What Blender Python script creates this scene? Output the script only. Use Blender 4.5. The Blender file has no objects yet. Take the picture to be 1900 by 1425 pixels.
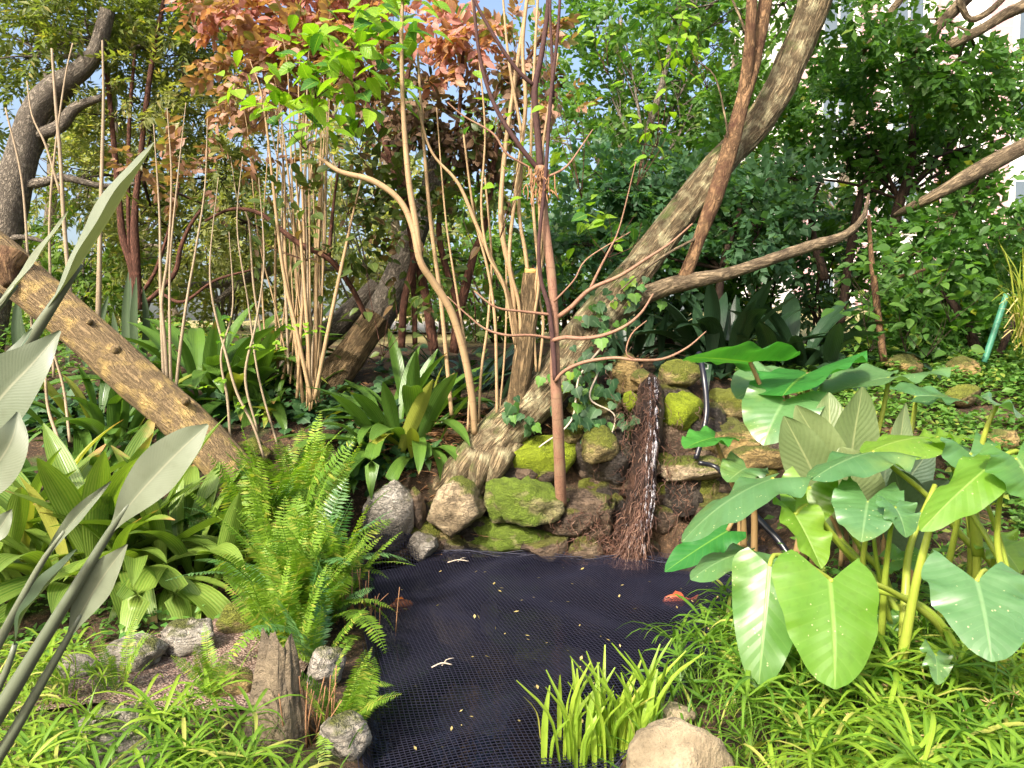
import bpy, math, random
import numpy as np
from mathutils import Vector, Matrix

rng = np.random.default_rng(11)
RD = random.Random(4)
sc = bpy.context.scene
COL = sc.collection

# ------------------------------------------------------------------ camera, sky, sun, exposure
CAM = np.array([0.0, 0.0, 1.5])
PITCH = math.radians(2.5)
FPX, CX, CY = 1408.0, 950.0, 712.5
cd = bpy.data.cameras.new('camera')
cd.sensor_width = 36.0
cd.lens = 36.0 * FPX / 1900.0
cd.clip_start = 0.05
cd.clip_end = 2000
cam = bpy.data.objects.new('camera', cd)
COL.objects.link(cam)
cam.location = CAM
cam.rotation_euler = (math.pi / 2 - PITCH, 0, 0)
sc.camera = cam

SUN_EL, SUN_AZ = math.radians(40), math.radians(212)      # azimuth from +Y clockwise: behind the camera, to the left
world = bpy.data.worlds.new('World')
sc.world = world
world.use_nodes = True
wn = world.node_tree
bg = wn.nodes['Background']
sky = wn.nodes.new('ShaderNodeTexSky')
sky.sky_type = 'NISHITA'
sky.sun_disc = False
sky.sun_elevation = SUN_EL
sky.sun_rotation = SUN_AZ
sky.air_density = 1.0
sky.dust_density = 6.0
sky.ozone_density = 1.0
wn.links.new(sky.outputs[0], bg.inputs[0])
bg.inputs[1].default_value = 0.13
sd = bpy.data.lights.new('sun', 'SUN')
sd.energy = 2.6
sd.angle = math.radians(5)
sd.color = (1.0, 0.93, 0.82)
sun = bpy.data.objects.new('sun', sd)
COL.objects.link(sun)
sdir = Vector((math.sin(SUN_AZ) * math.cos(SUN_EL), math.cos(SUN_AZ) * math.cos(SUN_EL), math.sin(SUN_EL)))
sun.rotation_euler = (-sdir).to_track_quat('-Z', 'Y').to_euler()
sun.location = (0, 0, 30)
sc.view_settings.view_transform = 'Standard'
sc.view_settings.look = 'None'
sc.view_settings.exposure = 1.5
sc.view_settings.gamma = 1.0
sc.view_settings.use_curve_mapping = False
try:
    sc.cycles.max_bounces = 6
    sc.cycles.transparent_max_bounces = 12
    sc.cycles.caustics_reflective = False
    sc.cycles.caustics_refractive = False
except Exception:
    pass


def P(px, py, d):
    """the world point at distance d (metres along +Y) seen at a photo coordinate"""
    dx = (px - CX) / FPX
    dz = -(py - CY) / FPX
    v = np.array([dx, math.cos(PITCH) + dz * math.sin(PITCH), -math.sin(PITCH) + dz * math.cos(PITCH)])
    return CAM + v * (d / v[1])


# ------------------------------------------------------------------ noise
def _hash(ix, iy, iz, seed):
    h = (ix * 374761393 + iy * 668265263 + iz * 2147483647 + seed * 144665) & 0xffffffff
    h = ((h ^ (h >> 13)) * 1274126177) & 0xffffffff
    h = ((h ^ (h >> 16)) * 2246822519) & 0xffffffff
    return ((h ^ (h >> 15)) & 0xffff) / 65535.0


def vnoise(p, seed=0):
    p = np.asarray(p, float)
    i = np.floor(p).astype(np.int64)
    f = p - i
    f = f * f * (3 - 2 * f)
    r = 0
    for a in (0, 1):
        wx = f[:, 0] if a else 1 - f[:, 0]
        for b in (0, 1):
            wy = f[:, 1] if b else 1 - f[:, 1]
            for c in (0, 1):
                wz = f[:, 2] if c else 1 - f[:, 2]
                r = r + wx * wy * wz * _hash(i[:, 0] + a, i[:, 1] + b, i[:, 2] + c, seed)
    return r


def fbm(p, seed=0, oct=4):
    s, a, t = 0, 1.0, 0
    p = np.asarray(p, float)
    for k in range(oct):
        s = s + a * vnoise(p, seed + k * 7)
        t += a
        a *= 0.5
        p = p * 2.03 + 5.1
    return s / t


# ------------------------------------------------------------------ mesh building
class MB:
    """collects vertices, faces and one vector attribute"""
    def __init__(s):
        s.V, s.F, s.C, s.n = [], [], [], 0

    def add(s, g):
        V, F, C = g
        V = np.asarray(V, float).reshape(-1, 3)
        s.V.append(V)
        for f in (F if isinstance(F, (list, tuple)) else [F]):
            if len(f):
                s.F.append(np.asarray(f, np.int64) + s.n)
        if C is None:
            C = np.zeros((len(V), 3))
        s.C.append(np.asarray(C, float).reshape(-1, 3))
        s.n += len(V)
        return s

    def mesh(s, name, mats, off=None, smooth=True):
        V = np.concatenate(s.V)
        if off is not None:
            V = V - np.asarray(off, float)
        C = np.concatenate(s.C)
        me = bpy.data.meshes.new(name)
        loops = np.concatenate([f.ravel() for f in s.F])
        sizes = np.concatenate([np.full(len(f), f.shape[1]) for f in s.F])
        starts = np.concatenate([[0], np.cumsum(sizes)[:-1]])
        me.vertices.add(len(V))
        me.vertices.foreach_set('co', V.astype(np.float32).ravel())
        me.loops.add(len(loops))
        me.loops.foreach_set('vertex_index', loops.astype(np.int32))
        me.polygons.add(len(sizes))
        me.polygons.foreach_set('loop_start', starts.astype(np.int32))
        at = me.attributes.new('lf', 'FLOAT_VECTOR', 'POINT')
        at.data.foreach_set('vector', C.astype(np.float32).ravel())
        me.update(calc_edges=True)
        me.polygons.foreach_set('use_smooth', np.full(len(sizes), smooth))
        for m in (mats if isinstance(mats, (list, tuple)) else [mats]):
            me.materials.append(m)
        return me


def link(name, me, parent=None, loc=None, rot=None, scale=None):
    o = bpy.data.objects.new(name, me)
    COL.objects.link(o)
    if parent is not None:
        o.parent = parent
    if loc is not None:
        o.location = loc
    if rot is not None:
        o.rotation_euler = rot
    if scale is not None:
        o.scale = (scale, scale, scale) if np.isscalar(scale) else scale
    return o


def wloc(o):
    v = Vector((0, 0, 0))
    while o is not None:
        v = v + o.location
        o = o.parent
    return np.array(v)


def part(name, mb, mats, parent=None, smooth=True):
    """world-space geometry as one child mesh of an unrotated parent"""
    off = wloc(parent) if parent is not None else None
    return link(name, mb.mesh(name, mats, off, smooth), parent)


def tag(o, label=None, cat=None, group=None, kind=None):
    for k, v in (('label', label), ('category', cat), ('group', group), ('kind', kind)):
        if v:
            o[k] = v
    return o


def thing(name, label, cat, loc, group=None):
    o = bpy.data.objects.new(name, None)
    COL.objects.link(o)
    o.location = tuple(float(c) for c in loc)
    o.empty_display_size = 0.1
    return tag(o, label, cat, group)


def single(name, mb, mats, label, cat, group=None, kind=None, smooth=True):
    """a thing that is one mesh, its origin at its own base"""
    V = np.concatenate(mb.V)
    b = np.array([V[:, 0].mean(), V[:, 1].mean(), V[:, 2].min()])
    o = link(name, mb.mesh(name, mats, b, smooth), None, b)
    return tag(o, label, cat, group, kind)


def spl(pts, step=None, n=None):
    """Catmull-Rom through points (k, m columns), resampled"""
    p = np.asarray(pts, float)
    if len(p) == 2:
        p = np.array([p[0], (p[0] + p[1]) / 2, p[1]])
    q = np.vstack([2 * p[0] - p[1], p, 2 * p[-1] - p[-2]])
    seg = np.linalg.norm(np.diff(p[:, :3], axis=0), axis=1)
    L = seg.sum()
    if n is None:
        n = max(3, int(L / step))
    cum = np.concatenate([[0], np.cumsum(seg)])
    t = np.linspace(0, L, n + 1)
    i = np.clip(np.searchsorted(cum, t, side='right') - 1, 0, len(seg) - 1)
    f = ((t - cum[i]) / np.maximum(seg[i], 1e-9))[:, None]
    a, b, c, d = q[i], q[i + 1], q[i + 2], q[i + 3]
    return 0.5 * (2 * b + (c - a) * f + (2 * a - 5 * b + 4 * c - d) * f ** 2 + (3 * b - a - 3 * c + d) * f ** 3)


def frames(p):
    T = np.gradient(p, axis=0)
    T /= np.maximum(np.linalg.norm(T, axis=1, keepdims=True), 1e-9)
    N = np.zeros_like(p)
    r = np.array([1.0, 0.2, 0.1]) if abs(T[0][0]) < 0.8 else np.array([0.1, 1.0, 0.2])
    n = r - T[0] * (r @ T[0])
    n /= np.linalg.norm(n)
    for k in range(len(p)):
        n = n - T[k] * (n @ T[k])
        n /= max(np.linalg.norm(n), 1e-9)
        N[k] = n
    return T, N, np.cross(T, N)


def tube(pts, rad, n=8, lump=0.0, ridge=0.0, seed=0, cap=True):
    p = np.asarray(pts, float)[:, :3]
    m = len(p)
    rad = np.broadcast_to(np.asarray(rad, float), (m,))
    T, N, B = frames(p)
    a = np.linspace(0, 2 * math.pi, n, endpoint=False)
    ln = np.concatenate([[0], np.cumsum(np.linalg.norm(np.diff(p, axis=0), axis=1))])
    ca, sa = np.cos(a), np.sin(a)
    rm = rad.mean()
    q = np.stack([np.tile(ca * rm, (m, 1)), np.tile(sa * rm, (m, 1)), np.tile(ln[:, None], (1, n))], -1).reshape(-1, 3)
    R = np.tile(rad[:, None], (1, n)).astype(float)
    if lump:
        R *= 1 + lump * (2 * vnoise(q * (3.0, 3.0, 2.2) / max(rm * 4, .05) * .3 + seed, seed) - 1).reshape(m, n)
    if ridge:
        k = np.abs(2 * vnoise(q * np.array([1, 1, .16]) * (4.6 / rm) + seed * 3, seed + 3) - 1).reshape(m, n)
        R += ridge * (k - .5)
    V = p[:, None] + R[..., None] * (ca[None, :, None] * N[:, None] + sa[None, :, None] * B[:, None])
    i = np.arange(m - 1)[:, None] * n
    j = np.arange(n)[None]
    j2 = (j + 1) % n
    F = np.stack([i + j, i + j2, i + n + j2, i + n + j], -1).reshape(-1, 4)
    V = V.reshape(-1, 3)
    C = q
    fs = [F]
    if cap:
        V = np.vstack([V, p[0], p[-1]])
        C = np.vstack([C, [0, 0, 0], [0, 0, ln[-1]]])
        k = np.arange(n)
        k2 = (k + 1) % n
        b = (m - 1) * n
        fs.append(np.stack([np.full(n, m * n), k2, k], -1))
        fs.append(np.stack([np.full(n, m * n + 1), b + k, b + k2], -1))
    return V, fs, C


def ptube(pl, step=.06, n=8, **kw):
    """pl: rows (px, py, depth, diameter in px) -> tube in the world"""
    q = np.array([np.append(P(a, b, d), w * d / FPX / 2) for a, b, d, w in pl])
    s = spl(q, step)
    return tube(s[:, :3], np.maximum(s[:, 3], .0015), n, **kw)


def leaf_tpl(L=1., W=.5, ns=4, nx=1, prof='ovate', fold=.15, bend=.2):
    v = np.linspace(0, 1, ns + 1)
    if prof == 'ovate':
        w = np.sin(np.pi * v ** .72) ** .85
    elif prof == 'oval':
        w = np.sin(np.pi * v ** .95) ** .7
    elif prof == 'lance':
        w = np.sin(np.pi * v ** .8) ** 1.1
    else:
        w = np.interp(v, [0, .15, .6, .85, 1], [.35, .7, 1, .8, 0])
    w = np.maximum(np.nan_to_num(w), .03) * W / 2
    u = np.linspace(-1, 1, 2 * nx + 1)
    U, Vv = np.meshgrid(u, v)
    X = U * w[:, None]
    Y = Vv * L
    Z = fold * np.abs(X) - bend * L * Vv ** 2
    V = np.stack([X, Y, Z], -1).reshape(-1, 3)
    c = 2 * nx + 1
    i = (np.arange(ns)[:, None] * c + np.arange(c - 1)[None]).ravel()
    F = np.stack([i, i + 1, i + c + 1, i + c], -1)
    C = np.stack([U, Vv, np.zeros_like(U)], -1).reshape(-1, 3)
    return V, [F], C


def dia_tpl(W=.4, fold=.1, bend=.12):
    V = np.array([[0, 0, 0], [W / 2, .45, fold * W], [0, 1, -bend], [-W / 2, .45, fold * W]])
    return V, [np.array([[0, 1, 2], [0, 2, 3]])], np.array([[0, 0, 0], [1, .45, 0], [0, 1, 0], [-1, .45, 0.]])


def basis(d, n):
    """columns X, Y=d, Z~n for arrays of directions"""
    d = d / np.maximum(np.linalg.norm(d, axis=-1, keepdims=True), 1e-9)
    n = n - d * (n * d).sum(-1, keepdims=True)
    n = n / np.maximum(np.linalg.norm(n, axis=-1, keepdims=True), 1e-9)
    x = np.cross(d, n)
    return np.stack([x, d, n], -1)


def inst(tpl, pos, M, s, rnd):
    V, Fs, C = tpl
    N, k = len(pos), len(V)
    s = np.broadcast_to(s, (N,))
    W = np.einsum('nij,kj->nki', M, V) * s[:, None, None] + pos[:, None]
    CC = np.tile(C[None], (N, 1, 1)).astype(float)
    CC[:, :, 2] += np.asarray(rnd)[:, None]
    off = (np.arange(N) * k)[:, None, None]
    return W.reshape(-1, 3), [(f[None] + off).reshape(-1, f.shape[1]) for f in Fs], CC.reshape(-1, 3)


def rand_dir(n):
    v = rng.normal(size=(n, 3))
    return v / np.linalg.norm(v, axis=1, keepdims=True)


def blade(path, w, nrm, fold=.25, nx=3, rnd=0., wave=0., n=18, seed=0):
    """a leaf blade along a 3-D path; w: width stations along it; nrm: facing of the upper side"""
    s = spl(path, n=n)
    m = len(s)
    v = np.linspace(0, 1, m)
    ww = np.interp(v, np.linspace(0, 1, len(w)), w) / 2
    ww = np.convolve(np.pad(ww, 1, mode='edge'), [.25, .5, .25], 'valid')
    ww[-1] = min(ww[-1], .002 + ww[-1] * .2)
    T = np.gradient(s, axis=0)
    M = basis(T, np.tile(np.asarray(nrm, float), (m, 1)))
    u = np.linspace(-1, 1, 2 * nx + 1)
    U, Vv = np.meshgrid(u, v)
    X = U * ww[:, None]
    Z = fold * np.abs(X) + wave * np.sin(Vv * 17 + seed + 2 * U) * np.abs(U) ** 2
    V = s[:, None] + M[:, None, :, 0] * X[..., None] + M[:, None, :, 2] * Z[..., None]
    c = 2 * nx + 1
    i = (np.arange(m - 1)[:, None] * c + np.arange(c - 1)[None]).ravel()
    F = np.stack([i, i + 1, i + c + 1, i + c], -1)
    return V.reshape(-1, 3), [F], np.stack([U, Vv, np.full_like(U, rnd)], -1).reshape(-1, 3)


_ico = {}


def icosphere(sub):
    if sub not in _ico:
        import bmesh
        b = bmesh.new()
        bmesh.ops.create_icosphere(b, subdivisions=sub, radius=1)
        V = np.array([v.co[:] for v in b.verts])
        F = np.array([[v.index for v in f.verts] for f in b.faces])
        b.free()
        _ico[sub] = (V, F)
    return _ico[sub]


def rock_geo(c, size, seed, sub=4, planes=9, rough=.16, round_=.35, pits=0.):
    """a boulder: a sphere cut by random planes, softened and roughened"""
    V, F = icosphere(sub)
    r = np.random.default_rng(seed)
    n = r.normal(size=(planes, 3))
    n /= np.linalg.norm(n, axis=1, keepdims=True)
    d = r.uniform(.55, .95, planes)
    t = np.maximum(V @ n.T, 1e-3)
    k = np.minimum((d / t).min(1), 1.12)
    k = k * (1 - round_ * .6) + round_ * .6 * .92
    Q = V * k[:, None]
    f = fbm(Q * 1.7 + seed, seed, 3) - .5
    g = fbm(Q * 5.5 + seed, seed + 1, 3) - .5
    h = np.abs(vnoise(Q * np.array([2.2, 2.2, 5.]) + seed, seed + 5) - .5)
    Q = Q * (1 + rough * 1.9 * f + rough * 1.1 * g - rough * .9 * np.maximum(.07 - h, 0) / .07 * .5)[:, None]
    if pits:
        q = fbm(Q * 2.6 + 9 + seed, seed + 9, 2)
        Q = Q * (1 - pits * np.clip((q - .52) * 5, 0, 1))[:, None]
    Q = Q * np.asarray(size) + np.asarray(c)
    return Q, [F], V.copy()

# ------------------------------------------------------------------ materials
class NT:
    def __init__(s, name):
        s.m = bpy.data.materials.new(name)
        s.m.use_nodes = True
        s.t = s.m.node_tree
        s.t.nodes.clear()
        s.out = s.t.nodes.new('ShaderNodeOutputMaterial')

    def n(s, typ, ins=None, **props):
        nd = s.t.nodes.new('ShaderNode' + typ)
        for k, v in props.items():
            setattr(nd, k, v)
        for k, v in (ins or {}).items():
            i = nd.inputs[k]
            if isinstance(v, bpy.types.NodeSocket):
                s.t.links.new(v, i)
            else:
                if isinstance(v, (tuple, list)) and len(v) == 3 and i.type == 'RGBA':
                    v = (*v, 1)
                i.default_value = v
        return nd

    def math(s, op, a, b=0., c=None, clamp=False):
        ins = {0: a, 1: b}
        if c is not None:
            ins[2] = c
        return s.n('Math', ins, operation=op, use_clamp=clamp).outputs[0]

    def mix(s, f, a, b, mode='MIX'):
        return s.n('MixRGB', {'Fac': f, 'Color1': a, 'Color2': b}, blend_type=mode).outputs[0]

    def ramp(s, f, stops):
        nd = s.n('ValToRGB', {'Fac': f})
        e = nd.color_ramp.elements
        while len(e) < len(stops):
            e.new(.5)
        for i, (p, c) in enumerate(stops):
            e[i].position = p
            e[i].color = (*c, 1) if len(c) == 3 else c
        return nd.outputs[0]

    def noise(s, vec, scale, detail=4, rough=.55, dist=0.):
        ins = {'Scale': scale, 'Detail': detail, 'Roughness': rough, 'Distortion': dist}
        if vec is not None:
            ins['Vector'] = vec
        return s.n('TexNoise', ins).outputs['Fac']

    def vscale(s, vec, sc_):
        return s.n('VectorMath', {0: vec, 1: sc_}, operation='MULTIPLY').outputs[0]

    def attr(s):
        a = s.n('Attribute', attribute_name='lf')
        sep = s.n('SeparateXYZ', {0: a.outputs['Vector']})
        return a.outputs['Vector'], sep.outputs[0], sep.outputs[1], sep.outputs[2]

    def finish(s, shader, disp=None):
        s.t.links.new(shader, s.out.inputs['Surface'])
        return s.m

    def bump(s, h, strength=.5, dist=.01, normal=None):
        ins = {'Height': h, 'Strength': strength, 'Distance': dist}
        if normal is not None:
            ins['Normal'] = normal
        return s.n('Bump', ins).outputs[0]

    def pbr(s, col, rough=.6, normal=None, spec=.4, **kw):
        ins = {'Base Color': col, 'Roughness': rough, 'Specular IOR Level': spec}
        if normal is not None:
            ins['Normal'] = normal
        for k, v in kw.items():
            ins[k.replace('_', ' ')] = v
        return s.n('BsdfPrincipled', ins).outputs[0]


def leaf_mat(name, c1, c2, c3=None, p3=.08, rough=.46, trans=.32, vein=None, vcol=None, vk=9., spec=.28, tip=None, tcol=None, vbump=.25, speck=0.):
    t = NT(name)
    vec, u, v, r = t.attr()
    oi = t.n('ObjectInfo').outputs['Random']
    rnd = t.math('FRACT', t.math('ADD', r, oi))
    geo = t.n('NewGeometry')
    nz = t.noise(geo.outputs['Position'], 5.0, 3)
    f = t.math('MULTIPLY_ADD', nz, .6, t.math('MULTIPLY_ADD', rnd, .8, -.2), clamp=True)
    col = t.mix(f, c1, c2)
    if c3 is not None:
        r2 = t.math('FRACT', t.math('MULTIPLY', rnd, 13.7))
        col = t.mix(t.math('GREATER_THAN', r2, 1 - p3), col, c3)
    au = t.math('ABSOLUTE', u)
    nrm = None
    if vein == 'pinnate':
        w = t.math('FRACT', t.math('SUBTRACT', t.math('MULTIPLY', v, vk), t.math('MULTIPLY', t.math('POWER', au, .8), vk * .22)))
        st = t.math('ABSOLUTE', t.math('SUBTRACT', w, .5))
        ln = t.math('MULTIPLY', t.math('SUBTRACT', .09, st), 9., clamp=True)
        mid = t.math('MULTIPLY', t.math('SUBTRACT', .06, au), 25., clamp=True)
        vv = t.math('MAXIMUM', t.math('MULTIPLY', ln, .22), mid)
        col = t.mix(t.math('MULTIPLY', vv, .75), col, vcol or c2)
        hh = t.math('SUBTRACT', t.math('MULTIPLY', st, 1.0), t.math('MULTIPLY', mid, .8))
        nrm = t.bump(hh, vbump, .02)
    elif vein == 'parallel':
        st = t.math('SINE', t.math('MULTIPLY', u, 30.))
        fine = t.noise(t.vscale(vec, (9., .6, 1.)), 1.5, 2)
        col = t.mix(t.math('MULTIPLY', t.math('MULTIPLY_ADD', st, .5, .5), .4), col, vcol or c2)
        col = t.mix(t.math('MULTIPLY', t.math('SUBTRACT', fine, .5), 1.6, clamp=True), col, vcol or c2)
        nrm = t.bump(st, vbump, .006)
    elif vein == 'mid':
        mid = t.math('MULTIPLY', t.math('SUBTRACT', .12, au), 9., clamp=True)
        col = t.mix(t.math('MULTIPLY', mid, .6), col, vcol or c2)
    if tip is not None:
        q = t.math('ADD', v, t.math('MULTIPLY', t.math('SUBTRACT', nz, .5), .5))
        tm = t.math('MULTIPLY', t.math('SUBTRACT', q, tip), 9., clamp=True)
        tm = t.math('MULTIPLY', tm, t.math('GREATER_THAN', t.math('FRACT', t.math('MULTIPLY', rnd, 7.3)), .6))
        col = t.mix(tm, col, tcol)
    if speck:
        vo = t.n('TexVoronoi', {'Vector': geo.outputs['Position'], 'Scale': 55.})
        sp_ = t.math('MULTIPLY', t.math('LESS_THAN', vo.outputs['Distance'], .16), t.math('GREATER_THAN', t.noise(geo.outputs['Position'], 9., 2), .56))
        col = t.mix(t.math('MULTIPLY', sp_, speck), col, (.55, .58, .28))
        yl = t.math('MULTIPLY', t.math('SUBTRACT', t.noise(geo.outputs['Position'], 3.5, 3), .55), 3., clamp=True)
        col = t.mix(t.math('MULTIPLY', yl, .5), col, (.30, .36, .05))
    fs = t.noise(geo.outputs['Position'], 45.0, 2)
    col = t.mix(t.math('MULTIPLY', t.math('SUBTRACT', fs, .5), 1.2, clamp=True), col, t.mix(1., col, (.62, .6, .5), 'MULTIPLY'))
    p = t.pbr(col, t.math('MULTIPLY_ADD', nz, .25, rough - .1), nrm, spec)
    tc = t.mix(1., col, (1.5, 1.6, .55), 'MULTIPLY')
    ins = {'Color': tc}
    tr = t.n('BsdfTranslucent', ins).outputs[0]
    sh = t.n('MixShader', {0: trans, 1: p, 2: tr}).outputs[0]
    return t.finish(sh)


def bark_mat(name, c1, c2, c3=None, k=14., stretch=.2, bstr=.8, bd=.02, moss=None, mossamt=.0, rings=False, rough=.85, fdark=.75):
    t = NT(name)
    vec, x, y, z = t.attr()
    sv = t.vscale(vec, (1., 1., stretch))
    n1 = t.noise(sv, k, 5, .6, .6)
    n2 = t.noise(sv, k * 4.2, 4, .6)
    n3 = t.noise(vec, k * .28, 3)
    fur = t.math('SUBTRACT', 1., t.math('MULTIPLY', t.math('ABSOLUTE', t.math('SUBTRACT', n1, .5)), 9.), clamp=True)
    col = t.ramp(n2, [(.3, c1), (.6, c2)])
    col = t.mix(t.math('MULTIPLY', fur, fdark), col, tuple(x * .35 for x in c1))
    col = t.mix(t.math('MULTIPLY', t.math('SUBTRACT', n2, .45), 2.2, clamp=True), col, t.mix(1., col, (.45, .42, .4), 'MULTIPLY'))
    if c3 is not None:
        col = t.mix(t.math('MULTIPLY', t.math('SUBTRACT', n3, .48), 5., clamp=True), col, c3)
    if moss is not None:
        g = t.n('NewGeometry')
        mz = t.n('SeparateXYZ', {0: g.outputs['Normal']}).outputs[2]
        mm = t.math('ADD', t.math('MULTIPLY', mz, .25), t.noise(g.outputs['Position'], 6., 4))
        col = t.mix(t.math('MULTIPLY', t.math('SUBTRACT', mm, 1 - mossamt), 6., clamp=True), col, moss)
    h = t.math('SUBTRACT', t.math('MULTIPLY', n2, .6), t.math('MULTIPLY', fur, fdark))
    if rings:
        rg = t.math('FRACT', t.math('MULTIPLY_ADD', t.noise(vec, 3.), .6, t.math('MULTIPLY', z, 7.)))
        rl = t.math('LESS_THAN', rg, .05)
        col = t.mix(t.math('MULTIPLY', rl, .6), col, c1)
        h = t.math('ADD', h, t.math('MULTIPLY', rl, .4))
    return t.finish(t.pbr(col, rough, t.bump(h, bstr, bd), .25))


def rock_mat(name, c1, c2, c3, moss=None, amt=.0, wet=0., mossup=.35, mk=3.5, k=4., ck=.8):
    t = NT(name)
    g = t.n('NewGeometry')
    pos = g.outputs['Position']
    oi = t.n('ObjectInfo').outputs['Random']
    pp = t.n('VectorMath', {0: pos, 1: t.n('CombineXYZ', {0: oi, 1: oi, 2: oi}).outputs[0]}, operation='ADD').outputs[0]
    n1 = t.noise(pp, k, 6, .62, .4)
    n2 = t.noise(pp, k * 7, 6, .7)
    n3 = t.noise(t.vscale(pp, (1., 1., 3.)), k * 2.2, 4, .6, 1.2)
    col = t.ramp(n1, [(.32, c1), (.52, c2), (.7, c3)])
    col = t.mix(t.math('MULTIPLY', t.math('SUBTRACT', n2, .5), 2.4, clamp=True), col, t.mix(1., col, (.4, .38, .36), 'MULTIPLY'))
    crack = t.math('MULTIPLY', ck, t.math('MULTIPLY', t.math('SUBTRACT', .035, t.math('ABSOLUTE', t.math('SUBTRACT', n3, .5))), 22., clamp=True))
    col = t.mix(t.math('MULTIPLY', crack, .5), col, (.03, .026, .02))
    h = t.math('SUBTRACT', t.math('MULTIPLY_ADD', n2, .5, n1), t.math('MULTIPLY', crack, .25))
    rough = .85
    if moss is not None:
        mz = t.n('SeparateXYZ', {0: g.outputs['Normal']}).outputs[2]
        mn = t.noise(pp, mk, 5, .6)
        mm = t.math('ADD', t.math('MULTIPLY', mz, mossup), mn)
        mf = t.math('MULTIPLY', t.math('SUBTRACT', mm, 1 - amt), 8., clamp=True)
        m2 = t.mix(t.noise(pp, 9., 4), moss, (moss[0] * .6, moss[1] * .62, moss[2] * .6))
        col = t.mix(mf, col, m2)
        h = t.math('ADD', h, t.math('MULTIPLY', mf, t.math('MULTIPLY', t.noise(pp, 120., 2), .5)))
    if wet:
        rough = t.math('SUBTRACT', .75, t.math('MULTIPLY', t.noise(pp, 5., 3), wet))
    return t.finish(t.pbr(col, rough, t.bump(h, 1., .06), .4))


M = {}
# bark
M['bark_main'] = bark_mat('bark_main', (.14, .10, .055), (.42, .32, .18), (.44, .39, .23), 38., .13, 1.0, .03, (.14, .17, .05), .34)
M['bark_fallen'] = bark_mat('bark_fallen', (.13, .09, .05), (.38, .27, .14), (.44, .31, .12), 40., .16, 1.0, .03, fdark=.38)
M['bark_grey'] = bark_mat('bark_grey', (.15, .125, .10), (.36, .31, .24), None, 48., .35, .9, .02)
M['bark_tan'] = bark_mat('bark_tan', (.15, .10, .05), (.38, .27, .14), (.30, .20, .10), 48., .1, 1., .03)
M['bark_dark'] = bark_mat('bark_dark', (.022, .014, .010), (.075, .045, .03), None, 30., .3, .6, .01)
M['bark_red'] = bark_mat('bark_red', (.06, .024, .015), (.16, .07, .045), None, 30., .3, .6, .01)
M['bark_brown'] = bark_mat('bark_brown', (.12, .065, .035), (.33, .20, .10), (.07, .03, .018), 22., .35, .8, .012, rings=True)
M['bark_branch'] = bark_mat('bark_branch', (.14, .10, .06), (.34, .26, .16), (.05, .035, .022), 20., .3, .8, .015)
M['sapling'] = bark_mat('sapling', (.17, .085, .055), (.36, .20, .13), (.25, .17, .10), 26., .4, .35, .004, rings=True, rough=.6, fdark=.2)
M['cane'] = bark_mat('cane', (.24, .15, .08), (.48, .34, .18), (.33, .22, .12), 30., .06, .35, .003, rings=True, rough=.6, fdark=.2)
M['cane_grey'] = bark_mat('cane_grey', (.22, .16, .10), (.42, .33, .22), None, 30., .06, .35, .003, rings=True, rough=.65, fdark=.2)
M['cutwood'] = bark_mat('cutwood', (.5, .28, .08), (.62, .40, .14), None, 30., 1., .3, .003, fdark=.2)
M['dark_twig'] = bark_mat('dark_twig', (.04, .022, .02), (.10, .05, .045), None, 30., .3, .3, .004, fdark=.2)

# foliage
M['fine_leaf'] = leaf_mat('fine_leaf', (.10, .145, .035), (.22, .25, .065), (.30, .27, .08), .07, trans=.48)
M['fine_leaf2'] = leaf_mat('fine_leaf2', (.12, .155, .045), (.26, .275, .09), (.34, .30, .11), .1, trans=.5)
M['oval_leaf'] = leaf_mat('oval_leaf', (.045, .125, .025), (.125, .26, .05), (.26, .30, .03), .02, rough=.42, trans=.5, spec=.35)
M['oval_leaf2'] = leaf_mat('oval_leaf2', (.045, .12, .025), (.13, .25, .05), (.16, .24, .04), .06, rough=.40, trans=.5)
M['blue_leaf'] = leaf_mat('blue_leaf', (.035, .10, .045), (.09, .19, .085), (.11, .2, .05), .05, rough=.42, trans=.46, spec=.4)
M['lime_small'] = leaf_mat('lime_small', (.09, .17, .03), (.20, .30, .05), (.3, .32, .08), .1, rough=.38, trans=.42)
M['far_leaf'] = leaf_mat('far_leaf', (.15, .19, .06), (.30, .32, .12), (.40, .36, .16), .12, trans=.5)
M['copper_leaf'] = leaf_mat('copper_leaf', (.21, .105, .07), (.43, .26, .175), (.20, .20, .06), .16, rough=.42, trans=.33, vein='mid', vcol=(.4, .22, .12))
M['pink_leaf'] = leaf_mat('pink_leaf', (.38, .13, .11), (.54, .30, .25), (.36, .2, .1), .2, rough=.42, trans=.35, vein='mid', vcol=(.5, .25, .2))
M['brown_leaf'] = leaf_mat('brown_leaf', (.07, .042, .028), (.2, .12, .07), (.07, .09, .02), .2, rough=.6, trans=.2)
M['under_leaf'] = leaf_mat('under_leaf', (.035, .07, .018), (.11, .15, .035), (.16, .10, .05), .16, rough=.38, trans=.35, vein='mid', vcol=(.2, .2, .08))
M['lime_leaf'] = leaf_mat('lime_leaf', (.13, .28, .02), (.28, .44, .035), (.06, .17, .03), .16, rough=.38, trans=.42, vein='pinnate', vcol=(.34, .48, .08), vk=7.)
M['clivia'] = leaf_mat('clivia', (.025, .085, .014), (.085, .18, .025), (.26, .27, .04), .07, rough=.30, trans=.26, vein='parallel', vcol=(.15, .24, .045), spec=.42, tip=.92, tcol=(.30, .17, .06), vbump=.18)
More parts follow.
